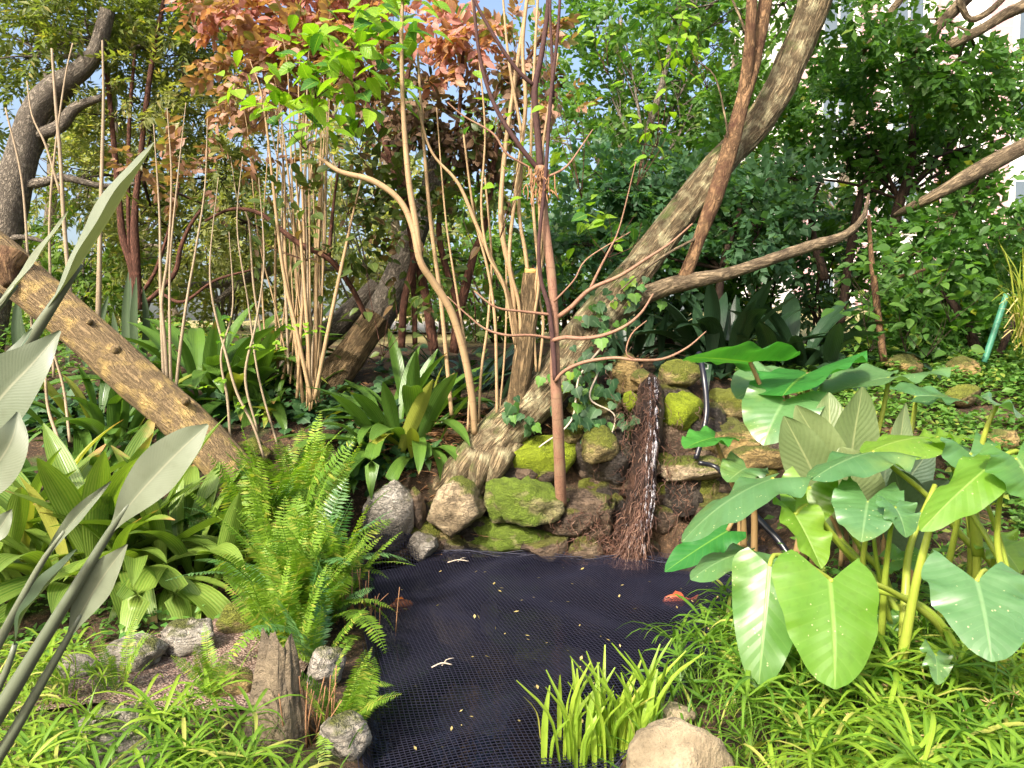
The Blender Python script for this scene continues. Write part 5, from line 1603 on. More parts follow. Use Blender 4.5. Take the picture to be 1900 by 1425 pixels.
# ------------------------------------------------------------------ ferns
def frond_mesh(a0, a1, mat, pairs=34, W=.115, seed=0):
    r = np.random.default_rng(seed)
    n = 26
    c = strap_curve(a0, a1, n)
    mb = MB()
    V, Fs, C = tube(c, np.linspace(.006, .0015, n), 4)
    C = np.zeros_like(C)
    C[:, 2] = .9
    mb.add((V, Fs, C))
    t = np.linspace(.12, .985, pairs)
    pos = np.stack([np.interp(t, np.linspace(0, 1, n), c[:, k]) for k in range(3)], -1)
    T = np.gradient(c, axis=0)
    T = np.stack([np.interp(t, np.linspace(0, 1, n), T[:, k]) for k in range(3)], -1)
    T /= np.linalg.norm(T, axis=1, keepdims=True)
    wid = W * np.interp(t, [.12, .3, .6, .85, 1], [.55, 1, 1, .7, .12])
    tp = leaf_tpl(1, .26, 2, 1, 'strap', .15, .12)
    for s_ in (-1, 1):
        d = np.array([0, s_, 0]) + T * r.uniform(.12, .3, pairs)[:, None] + r.normal(0, .05, (pairs, 3))
        nn = np.cross(T, np.array([0, 1., 0])) * -1
        nn[nn[:, 2] < 0] *= -1
        nn = nn + r.normal(0, .16, (pairs, 3))
        mb.add(inst(tp, pos, basis(d, nn), wid * r.uniform(.85, 1.1, pairs), r.uniform(0, .2, pairs)))
    return mb.mesh('frond', M[mat])


_FM = {}


def fern(label, base, n, L, mat='fern', spread=.1, tilt=30, az0=None, azr=math.pi, seed=0, group='sword ferns', upright=False, mix=None):
    r = random.Random(seed)
    t = thing('sword_fern', label, 'fern', base, group)
    for m in [mat] + ([mix] if mix else []):
        if m not in _FM:
            _FM[m] = [frond_mesh(a0, a1, m, seed=q) for q, (a0, a1) in enumerate(((2, 22), (4, 50), (6, 85), (10, 125), (3, 35), (14, 150)))]
    for k in range(n):
        az = r.uniform(0, 2 * math.pi) if az0 is None else az0 + r.uniform(-azr, azr)
        rr = spread * math.sqrt(r.random())
        q = r.uniform(0, 2 * math.pi)
        x, y = rr * math.cos(q), rr * math.sin(q)
        z = max(0.0, float(hgt(np.array([base[0] + x]), np.array([base[1] + y]))[0])) - base[2] - .01
        mm = mix if (mix and r.random() < .4) else mat
        ms = _FM[mm]
        o = link('frond', r.choice(ms[:2] + ms[4:5] if upright else ms), t, (x, y, z))
        o.rotation_euler = (r.gauss(0, .25), math.radians(r.uniform(-4, tilt)), az)
        s_ = L * r.uniform(.6, 1.12)
        o.scale = (s_, s_, s_)
    return t


fern('tall upright fern between the sunlit clump and the net corner', G(-1.42, 4.55, 0), 40, .80, 'fern', .20, 14, seed=1, upright=True)
fern('fern with yellow tips before the cane clump', G(-1.42, 5.0, 0), 24, .66, 'fern', .16, 16, seed=2, upright=True)
fern('fern on the bank behind the grey boulder', G(-1.22, 4.95, 0), 20, .56, 'fern', .16, 20, seed=3, upright=True)
fern('broad arching fern spilling over the pond edge', G(-1.14, 4.05, 0), 46, .68, 'fern', .15, 26, seed=4, mix='fern_blue')
fern('fern column standing right at the pond edge', G(-.98, 3.95, 0), 34, .62, 'fern', .09, 12, seed=5, upright=True)
fern('fern clump behind the upright split stone', G(-1.02, 3.5, 0), 26, .50, 'fern', .13, 18, seed=6, upright=True)
fern('fern at the pond edge beside the whitish stone', G(-.86, 3.35, 0), 20, .44, 'fern', .10, 34, seed=7, mix='fern_blue')
fern('low fern in front of the split stone at the water', G(-.63, 2.78, 0), 20, .36, 'fern', .08, 26, seed=8)
fern('fern darkened for the shade right of the sunlit clump', G(-1.75, 4.7, 0), 26, .58, 'fern_shade', .2, 60, seed=9)
fern('small fern poking through gravel beside the smooth grey stone', G(-1.62, 3.05, 0), 8, .30, 'fern', .05, 20, seed=10, upright=True)
fern('small fern poking through gravel by the split boulder', G(-1.2, 3.0, 0), 8, .30, 'fern', .05, 20, seed=11, upright=True)
fern('young fern on the far side of the gravel', G(-1.95, 3.0, 0), 8, .30, 'fern', .06, 24, seed=12)
fern('lush fern leaning over the water below the arching fern', G(-1.0, 3.68, 0), 28, .54, 'fern', .10, 24, seed=31, mix='fern_blue')
fern('bright fern between the split stone and the fern column', G(-1.12, 3.75, 0), 30, .62, 'fern', .12, 16, seed=32, upright=True)
# dead brown stalks at the fern foot
for lab, bx, by in (('dry brown stubble at the foot of the low fern', -.78, 2.72), ('brown dead stalks under the fern column', -.80, 3.9), ('brown dead stalks inside the tall fern', -1.38, 4.45)):
    t = thing('stalk_tuft', lab, 'dead stalks', G(bx, by), 'dead fern stalks')
    for k in range(26):
        b = G(bx + RD.gauss(0, .06), by + RD.gauss(0, .04))
        b[2] = max(b[2], -.02)
        e = b + np.array([RD.gauss(0, .05), RD.gauss(0, .03), RD.uniform(.12, .32)])
        part('stalk', MB().add(tube(spl([b, (b + e) / 2 + rng.normal(0, .008, 3), e], n=4), np.linspace(.004, .002, 5), 4)), M['twig'], t)


# ------------------------------------------------------------------ umbrella sedge
def whorl_mesh(seed, mat):
    r = np.random.default_rng(seed)
    mb = MB()
    h = 1.0
    st = spl([(0, 0, 0), (.04 * r.normal(), .04 * r.normal(), .55), (.1 * r.normal(), .1 * r.normal(), h)], n=5)
    V, Fs, C = tube(st, np.linspace(.012, .008, 6), 5)
    C = np.zeros_like(C)
    mb.add((V, Fs, C))
    n = r.integers(8, 12)
    a0 = r.uniform(0, 6.28)
    for k in range(n):
        az = a0 + k * 6.283 / n + r.normal(0, .18)
        L = r.uniform(.5, .95)
        el = r.uniform(.05, .6)
        d = np.array([math.cos(az), math.sin(az), 0])
        top = st[-1] - np.array([0, 0, r.uniform(0, .06)])
        p = [top, top + d * L * .4 + np.array([0, 0, el * L * .4]), top + d * L * .75 + np.array([0, 0, el * L * .42]), top + d * L + np.array([0, 0, el * L * .2 - .12 * L])]
        mb.add(blade(p, [.022, .055, .062, .05, .03, .004], (0, 0, 1), .3, 1, r.uniform(0, .3), n=6))
    for k in range(r.integers(2, 5)):
        az = r.uniform(0, 6.28)
        d = np.array([math.cos(az), math.sin(az), 0])
        L = r.uniform(.4, .8)
        p = [(0, 0, 0), d * L * .3 + np.array([0, 0, L * .55]), d * L * .75 + np.array([0, 0, L * .7])]
        mb.add(blade(p, [.03, .06, .055, .004], (-d[0], -d[1], .5), .3, 1, r.uniform(0, .3), n=5))
    return mb.mesh('leafy_stem', M[mat])


WH = {m: [whorl_mesh(s_, m) for s_ in range(6)] for m in ('sedge', 'sedge2')}


def fl_mesh(seed):
    r = np.random.default_rng(seed)
    mb = MB()
    mb.add(tube(spl([(0, 0, 0), (.03, 0, .5), (.05, .02, 1)], n=4), .006, 4))
    for k in range(16):
        d = rand_dir(1)[0]
        d[2] = abs(d[2]) * .7
        b = np.array([.05, .02, 1.])
        e = b + d * r.uniform(.05, .12)
        mb.add(tube(np.array([b, b + (e - b) * .6, e]), np.array([.004, .010, .003]), 4))
    return mb.mesh('flower_stem', M['sflower'])


FLM = [fl_mesh(s_) for s_ in range(3)]


def sedge(label, base, n, L, mat='sedge', spread=.12, seed=0, group='umbrella sedge tufts', flowers=0):
    r = random.Random(seed)
    t = thing('umbrella_sedge', label, 'sedge', base, group)
    for k in range(n + flowers):
        q, rr = r.uniform(0, 6.28), spread * math.sqrt(r.random())
        x, y = rr * math.cos(q), rr * math.sin(q)
        z = float(hgt(np.array([base[0] + x]), np.array([base[1] + y]))[0]) - base[2] - .01
        ms = FLM if k >= n else WH[mat]
        o = link('flower_stem' if k >= n else 'leafy_stem', r.choice(ms), t, (x, y, z))
        o.rotation_euler = (r.gauss(0, .22), r.gauss(0, .22), r.uniform(0, 6.28))
        s_ = L * r.uniform(.65, 1.2) * (1.05 if k >= n else 1)
        o.scale = (s_, s_, s_)


LSED = 'umbrella sedge tuft with star shaped lime leaves on the left bank'
RSED = 'umbrella sedge tuft with star shaped leaves on the right bank'
k = 0
for (px, py, d) in ((40, 1400, 2.3), (110, 1420, 2.25), (250, 1440, 2.15), (330, 1400, 2.4), (380, 1400, 2.4), (360, 1340, 2.65),
                    (60, 1330, 2.6), (20, 1280, 2.9), (90, 1290, 2.85), (450, 1440, 2.2), (420, 1430, 2.2), (150, 1440, 2.1), (30, 1440, 2.1), (340, 1440, 2.15)):
    p = P(px, py, d)
    sedge(LSED, G(p[0], d), 8, .20, RD.choice(['sedge', 'sedge', 'sedge2']), .17, 100 + k, 'sedge tufts on the left bank')
    k += 1
for (px, py, d) in ((1480, 1410, 2.35), (1560, 1400, 2.4), (1640, 1415, 2.3), (1720, 1405, 2.35), (1800, 1410, 2.3), (1880, 1400, 2.3), (1440, 1340, 2.7), (1520, 1320, 2.8), (1600, 1330, 2.7), (1690, 1330, 2.7),
                    (1780, 1320, 2.7), (1870, 1310, 2.6), (1380, 1290, 3.0), (1340, 1240, 3.25), (1300, 1200, 3.5), (1420, 1250, 3.1), (1660, 1260, 3.0), (1740, 1250, 3.0), (1830, 1250, 2.9), (1560, 1260, 3.1), (1310, 1270, 3.05),
                    (1540, 1440, 2.1), (1680, 1440, 2.1), (1820, 1440, 2.1), (1620, 1200, 3.3), (1700, 1180, 3.4), (1480, 1190, 3.4), (1380, 1180, 3.5), (1790, 1170, 3.3), (1880, 1180, 3.1), (1930, 1350, 2.5), (1960, 1250, 2.8)):
    p = P(px, py, d)
    sedge(RSED, G(max(p[0], .46), d), 9, .25, RD.choice(['sedge', 'sedge2', 'sedge2']), .18, 200 + k, 'sedge tufts on the right bank', flowers=2 if px > 1550 else 0)
    k += 1

# grass blades filling between the tufts
def grass(zones, mat, n, L, label):
    mb = MB()
    tp = [leaf_tpl(1, .05, 4, 1, 'strap', .3, b) for b in (.15, .4, .7)]
    for (x0, x1, y0, y1) in zones:
        m = int(n * (x1 - x0) * (y1 - y0))
        x, y = rng.uniform(x0, x1, m), rng.uniform(y0, y1, m)
        ok = pond_sd(x, y) > .08
        x, y = x[ok], y[ok]
        m = len(x)
        pos = np.stack([x, y, hgt(x, y) - .005], -1)
        az = rng.uniform(0, 6.28, m)
        el = rng.uniform(.3, 1.4, m)
        d = np.stack([np.cos(az) * np.cos(el), np.sin(az) * np.cos(el), np.sin(el)], -1)
        nn = np.stack([-np.cos(az), -np.sin(az), np.full(m, .5)], -1)
        B = basis(d, nn)
        sel = rng.integers(0, 3, m)
        for q in range(3):
            e = sel == q
            mb.add(inst(tp[q], pos[e], B[e], L * rng.uniform(.4, 1.2, e.sum()), rng.uniform(0, 1, e.sum())))
    o = part('grass', mb, M[mat])
    return tag(o, label, 'grass', kind='stuff')


grass([(-2.6, -.55, 1.6, 2.7)], 'sedge2', 420, .15, 'thin green blades filling the left bank between the tufts')
grass([(.35, 3.2, 1.7, 3.4), (1.1, 3.2, 3.4, 4.4)], 'sedge2', 480, .18, 'thin green blades filling the right bank under the big leaves')


# low leafy cover
def cover(zones, mat, n, size, label, name='ground_cover', hmax=.12, kind='ovate'):
    mb = MB()
    tp = leaf_tpl(1, .6, 2, 1, kind, .25, .2)
    for (x0, x1, y0, y1) in zones:
        m = int(n * (x1 - x0) * (y1 - y0))
        x, y = rng.uniform(x0, x1, m), rng.uniform(y0, y1, m)
        q = fbm(np.stack([x, y, x * 0], -1) * 2.2, 51, 2)
        ok = (pond_sd(x, y) > .1) & (q > .3)
        x, y, q = x[ok], y[ok], q[ok]
        m = len(x)
        z = hgt(x, y) + rng.uniform(.0, 1, m) * hmax * (q * 1.6)
        az = rng.uniform(0, 6.28, m)
        d = np.stack([np.cos(az), np.sin(az), rng.normal(.1, .35, m)], -1)
        nn = np.stack([rng.normal(0, .4, m), rng.normal(-.25, .4, m), np.ones(m)], -1)
        mb.add(inst(tp, np.stack([x, y, z], -1), basis(d, nn), size * rng.uniform(.5, 1.25, m), np.clip(q + rng.normal(0, .15, m), 0, 1)))
    return tag(part(name, mb, M[mat]), label, 'ground cover', kind='stuff')


cover([(2.2, 6.0, 5.6, 7.6), (3.0, 6.0, 4.4, 5.6), (1.9, 2.6, 5.75, 6.6)], 'cover', 2100, .065, 'low leafy green plants covering the right slope', hmax=.26)
cover([(-2.9, -1.5, 3.55, 4.05), (-2.4, -1.9, 3.2, 3.6)], 'ivy_light', 700, .05, 'creeping round leaves under the sunlit strap clump', hmax=.08)
cover([(1.4, 3.3, 3.2, 5.0)], 'cover', 420, .07, 'leafy undergrowth below the big leaves', hmax=.3)
cover([(-6.5, -3.2, 6.5, 9.5)], 'cover', 300, .08, 'leafy undergrowth at the far left of the bank', hmax=.35)

# ivy
a = np.linspace(0, 2 * math.pi, 17)[:-1]


def ivy_tpl():
    o = [(0, 0), (.22, -.12), (.48, -.02), (.55, .28), (.36, .42), (.34, .62), (.12, .75), (0, 1.0), (-.12, .75), (-.34, .62), (-.36, .42), (-.55, .28), (-.48, -.02), (-.22, -.12)]
    o = np.array(o)
    V = np.vstack([np.c_[o, -.12 * np.abs(o[:, 0]) - .12 * o[:, 1] ** 2], [0, .35, .03]])
    n = len(o)
    F = np.array([[k, (k + 1) % n, n] for k in range(n)])
    C = np.c_[V[:, 0] * 1.6, V[:, 1], V[:, 0] * 0]
    return V, [F], C


IVY = ivy_tpl()


def ivy_ground(name, label, zones, n, size, mat='ivy'):
    mb = MB()
    tw = MB()
    for (px, py, d, sx, sy, cnt) in zones:
        for q in range(cnt):
            p = Pg(px + RD.gauss(0, sx), py + RD.gauss(0, sy), 4.6, 8.)
            p = p + np.array([0, -.02, RD.uniform(.02, .12)])
            az = RD.uniform(0, 6.28)
            dv = np.array([[math.cos(az), math.sin(az), -.3]])
            nv = np.array([[RD.gauss(0, .4), RD.gauss(-.7, .3), 1.]])
            mb.add(inst(IVY, p[None], basis(dv, nv), np.array([size * RD.uniform(.6, 1.2)]), np.array([RD.random()])))
    o = part(name, mb, M[mat])
    return tag(o, label, 'ivy', kind='stuff')


ivy_ground('ivy', 'dark ivy carpeting the bank between the fern and the tree foot', [(640, 760, 6, 40, 20, 110), (700, 830, 6, 36, 26, 110), (660, 880, 6, 30, 26, 70), (780, 850, 6, 40, 20, 36), (560, 770, 6, 40, 14, 50), (760, 700, 6, 70, 20, 60), (480, 740, 6, 60, 20, 50), (900, 690, 6, 40, 16, 30)], 1, .10)
ivy_ground('ivy', 'dark ivy under the fallen trunk at the left', [(60, 770, 6, 50, 26, 110), (160, 790, 6, 40, 24, 60), (420, 760, 6, 50, 20, 70), (250, 760, 6, 60, 30, 60)], 1, .11)
iv = thing('climbing_ivy', 'green ivy climbing beside the sapling on the leaning trunk', 'ivy', P(1080, 800, 5.5))
im = [MB().add(IVY).mesh('leaf', M[q]) for q in ('ivy', 'ivy', 'ivy_light')]
for (px, py, d, sx, sy, n) in ((1080, 735, 5.52, 26, 30, 46), (1110, 690, 5.6, 20, 24, 22), (1080, 775, 5.45, 26, 10, 12), (975, 780, 5.5, 20, 10, 8), (950, 760, 5.45, 12, 14, 9), (1100, 620, 5.68, 26, 26, 20),
                               (1130, 790, 5.5, 24, 10, 12), (1170, 540, 5.8, 30, 26, 26), (1110, 560, 5.7, 26, 20, 14)):
    for k in range(n):
        p = P(px + RD.gauss(0, sx), py + RD.gauss(0, sy), d + RD.gauss(0, .04))
        dv = np.array([[RD.gauss(0, .6), RD.gauss(-.3, .3), -1.]])
        nv = np.array([[RD.gauss(0, .4), -1., RD.uniform(.2, 1.)]])
        o = link('leaf', im[RD.choice([0, 0, 1, 1, 2])], iv)
        o.matrix_local = Matrix.Translation(Vector(p - wloc(iv))) @ Matrix(basis(dv, nv)[0].tolist()).to_4x4() @ Matrix.Scale(RD.uniform(.05, .10), 4)
for pts in ([(1110, 690, 5.56, 4), (1095, 740, 5.5, 4), (1140, 770, 5.48, 3), (1130, 820, 5.45, 2)], [(1120, 640, 5.62, 5), (1075, 700, 5.55, 4), (1060, 780, 5.46, 4), (1000, 830, 5.4, 3)]):
    part('vine_stem', MB().add(ptube(pts, .03, 5)), M['twig_pale'], iv)

# leaf litter and twigs on the bank
mb = MB()
tw = MB()
lt_ = leaf_tpl(1, .5, 2, 1, 'oval', .4, -.3)
for k in range(1100):
    if k % 3:
        x, y = RD.gauss(-.55, .45), RD.gauss(5.75, .25)
    else:
        x, y = RD.uniform(-4, 3.), RD.uniform(4.6, 8)
    if pond_sd(np.array([x]), np.array([y]))[0] < .02:
        continue
    p = G(x, y, .012 + .02 * RD.random())
    if k % 2:
        dv = rand_dir(1)
        dv[0, 2] *= .25
        mb.add(inst(lt_, p[None], basis(dv, np.array([[RD.gauss(0, .5), RD.gauss(-.3, .5), 1.]])), np.array([RD.uniform(.04, .09)]), np.array([RD.random()])))
    else:
        dv = rand_dir(1)[0]
        dv[2] = abs(dv[2]) * .3
        L = RD.uniform(.08, .3)
        tw.add(tube(np.array([p, p + dv * L * .5 + rng.normal(0, .01, 3), p + dv * L]), RD.uniform(.0015, .004), 4))
tag(part('leaf_litter', mb, M['dry_leaf']), 'brown dead leaves scattered over the bank', 'leaf litter', kind='stuff')
tag(part('twig_litter', tw, M['twig']), 'thin brown fallen twigs strewn round the tree foot', 'twigs', kind='stuff')

# bits lying on the net
for k, (px, py, L, lab) in enumerate(((850, 1042, .14, 'thin pale twig lying on the far part of the net'), (820, 1235, .09, 'forked white twig lying on the net near the fern'))):
    a_ = P(px, py, 1.) - CAM
    p = CAM + a_ * ((CAM[2] - .06) / -a_[2])
    m_ = MB().add(tube(spl([p + np.array([-L / 2, -.02, .0]), p + np.array([0, .0, .012]), p + np.array([L / 2, .01, .0])], n=6), .0035, 5))
    m_.add(tube(spl([p, p + np.array([.02, .04, .012]), p + np.array([.05, .06, .01])], n=4), .0025, 5))
    single('fallen_twig', m_, M['twig_pale'], lab, 'twig')
mb = MB()
for k in range(70):
    for _ in range(20):
        x, y = RD.uniform(-.8, 1.3), RD.uniform(2.2, 5.1)
        if pond_sd(np.array([x]), np.array([y]))[0] < -.08:
            break
    p = np.array([x, y, float(net_z(np.array([x]), np.array([y]))[0]) + .006])
    dv = rand_dir(1)
    dv[0, 2] *= .1
    mb.add(inst(lt_, p[None], basis(dv, np.array([[RD.gauss(0, .2), RD.gauss(0, .2), 1.]])), np.array([RD.uniform(.012, .034)]), np.array([RD.random()])))
tag(part('leaf_debris', mb, M['straw']), 'tiny pale leaf bits scattered on the net', 'leaf debris', kind='stuff')

# ------------------------------------------------------------------ lily tuft on the near pond rim
ly = thing('lily_tuft', 'tuft of upright lime strap leaves on the near pond rim', 'plant', G(.42, 2.72))
for k in range(90):
    b = np.array([.36 + RD.gauss(0, .11), 2.74 + RD.gauss(0, .06), 0])
    b[2] = max(float(hgt(b[:1], b[1:2])[0]), .0)
    az = RD.uniform(0, 6.28)
    L = RD.uniform(.16, .36)
    d = np.array([math.cos(az), math.sin(az) * .7, 0]) * RD.uniform(.15, .6)
    e = b + d * L + np.array([0, 0, L])
    m_ = b + d * L * .25 + np.array([0, 0, L * .6])
    w = RD.uniform(.016, .028)
    part('leaf', MB().add(blade([b, m_, e], [w * .7, w, w, w * .95, w * .7, .004], (-d[0] + .001, -d[1] - .3, .5), .3, 2, n=7)), M['lily'], ly)

# yellow grass plant at the right edge
yg = thing('arching_grass', 'arching yellow and straw grass at the right edge of the slope', 'grass plant', P(1905, 650, 6.3))
for k in range(70):
    b = P(1905 + RD.gauss(0, 14), 640 + RD.uniform(-20, 20), 6.3)
    ex, ey = RD.uniform(1835, 1990), RD.uniform(440, 650)
    e = P(ex, ey, 6.3 + RD.gauss(0, .25))
    m_ = (b + e) / 2 + np.array([0, 0, RD.uniform(.05, .25)])
    part('leaf', MB().add(blade([b, m_, e], [.010, .016, .015, .003], (0, -.5, 1), .3, 1, n=7)), M['straw' if ey > 570 else 'frass'], yg)


# ------------------------------------------------------------------ elephant ears
def ear_geo(A, T, nrm, hw, lobe=.42, droop=.18, fold=.12, wave=.02, seed=0, curl=0.):
    A, T = np.asarray(A), np.asarray(T)
    L = np.linalg.norm(T - A)
    B = basis((T - A)[None], np.asarray(nrm, float)[None])[0]
    ny, nx = 26, 8
    mb = MB()
    v = np.concatenate([np.linspace(-lobe, 0, 9)[:-1], np.linspace(0, 1, ny - 8)])
    r = np.random.default_rng(seed)
    ph = r.uniform(0, 6)
    for sd_ in (-1, 1):
        asym = 1 + r.normal(0, .05)
        out = np.where(v >= 0, (np.maximum(1 - v, 0) ** .62) * (1 + .55 * v), np.sqrt(np.maximum(1 - (v / -lobe) ** 2, 0)) * .55 + .45)
        out = out * hw * asym * (1 + .10 * (fbm(np.stack([v * 2.5 + ph, v * 0 + sd_, v * 0], -1), 9, 1) - .5))
        inn = np.where(v >= 0, 0, .02 * hw + hw * .62 * (np.abs(v) / lobe) ** 1.1)
        out = np.maximum(out, inn + .004)
        out[0] = inn[0] + .03 * hw
        u = np.linspace(0, 1, nx + 1)
        x = inn[:, None] + (out - inn)[:, None] * u[None]
        yv = np.tile(v[:, None], (1, nx + 1)) * L
        xr = x / hw
        z = fold * x - droop * L * np.where(v >= 0, v ** 2, .5 * v ** 2)[:, None] - .22 * droop * hw * xr ** 2 + wave * (np.sin(v * 13 + ph + sd_)[:, None] + .5 * np.sin(v * 21 + 2 * ph)[:, None]) * xr ** 2 + .16 * hw * np.minimum(1, xr * 2) * (fbm(np.stack([x * 6 / hw * .3 + ph, yv * 5, yv * 0 + sd_], -1).reshape(-1, 3), 3, 1).reshape(x.shape) - .5) - curl * hw * np.maximum(xr - .55, 0) ** 2
        V = A + np.stack([sd_ * x, yv, z], -1).reshape(-1, 3) @ B.T
        c = nx + 1
        i = (np.arange(len(v) - 1)[:, None] * c + np.arange(nx)[None]).ravel()
        F = np.stack([i, i + 1, i + c + 1, i + c], -1)
        if sd_ < 0:
            F = F[:, ::-1]
        C = np.stack([x / np.maximum(out, .01)[:, None], np.tile(v[:, None], (1, c)), np.full_like(x, r.uniform(0, .2))], -1).reshape(-1, 3)
        mb.add((V, [F], C))
    return mb


def ear_plant(label, base, leaves):
    t = thing('elephant_ear', label, 'plant', base, 'elephant ear plants')
    for k, lf in enumerate(leaves):
        (ax, ay, ad), (tx, ty, td), nrm, w, mat, pet = lf[:6]
        op = lf[6] if len(lf) > 6 else {}
        pmat = op.pop('pmat', 'petiole') if op else 'petiole'
        A, T = P(ax, ay, ad), P(tx, ty, td)
        hw = w * ad / FPX / 2
        o = part('leaf', ear_geo(A, T, nrm, hw, seed=int(ax), **op), M[mat], t)
        pr = lf[5]
        pts = [(ax, ay, ad, 8)] + [(x, y, d, 9 + 7 * q / max(1, len(pr))) for q, (x, y, d) in enumerate(pr)]
        q = np.array([np.append(P(a_, b_, d_), w_ * d_ / FPX / 2) for a_, b_, d_, w_ in pts])
        if op.get('noground') is None:
            g = G(q[-1][0] + RD.gauss(0, .04), q[-1][1] + .05)
            if g[2] < q[-1][2]:
                q = np.vstack([q, np.append(g, q[-1][3] * 1.15)])
        s_ = spl(q, .04)
        V, Fs, C = tube(s_[:, :3], np.maximum(s_[:, 3], .003), 9)
        C = np.zeros_like(C)
        C[:, 2] = .3
        part('petiole', MB().add((V, Fs, C)), M[pmat], o)
    return t


UPL = (-.1, -.25, 1)
ear_plant('tall elephant ear with green umbrella leaves tinted bluish for sky reflection beside the mossy stones', P(1560, 960, 4.4), [
    ((1392, 672, 4.3), (1274, 656, 4.2), (.12, .22, 1), 200, 'ear_deep', [(1430, 760, 4.35), (1462, 850, 4.4), (1500, 960, 4.5)], dict(droop=.05, lobe=.45, pmat='petiole_brown')),
    ((1500, 692, 4.4), (1448, 716, 4.05), (0, .3, 1), 190, 'ear_deep', [(1496, 760, 4.45), (1490, 860, 4.5), (1510, 960, 4.5)], dict(droop=.12, lobe=.7, pmat='petiole_brown')),
    ((1650, 700, 4.4), (1530, 718, 4.3), (.1, -.0, 1), 200, 'ear_blue', [(1632, 790, 4.4), (1600, 900, 4.4)], dict(droop=.1, lobe=.55)),
    ((1700, 735, 4.7), (1790, 728, 4.7), (0, -.2, 1), 150, 'ear_blue', [(1690, 800, 4.7), (1660, 900, 4.6)], dict(droop=.2)),
    ((1455, 705, 4.6), (1368, 715, 4.5), (0, -.25, 1), 170, 'ear_blue', [(1465, 760, 4.6), (1490, 860, 4.6)], dict(droop=.25, pmat='petiole_brown')),
    ((1456, 742, 4.15), (1415, 800, 3.95), (-.25, -.55, 1), 150, 'ear_blue', [(1450, 800, 4.2), (1462, 870, 4.3), (1490, 950, 4.4)], dict(droop=.3, lobe=.5, pmat='petiole_brown')),
    ((1326, 812, 4.7), (1270, 822, 4.6), (0, -.1, 1), 100, 'ear_deep', [(1340, 850, 4.72), (1356, 890, 4.75), (1375, 960, 4.8)], dict(droop=.15, pmat='petiole_brown')),
    ((1385, 868, 4.6), (1350, 885, 4.5), (-.1, -.4, 1), 90, 'ear_blue', [(1392, 910, 4.65), (1400, 970, 4.7)], dict(droop=.2, pmat='petiole_brown')),
])
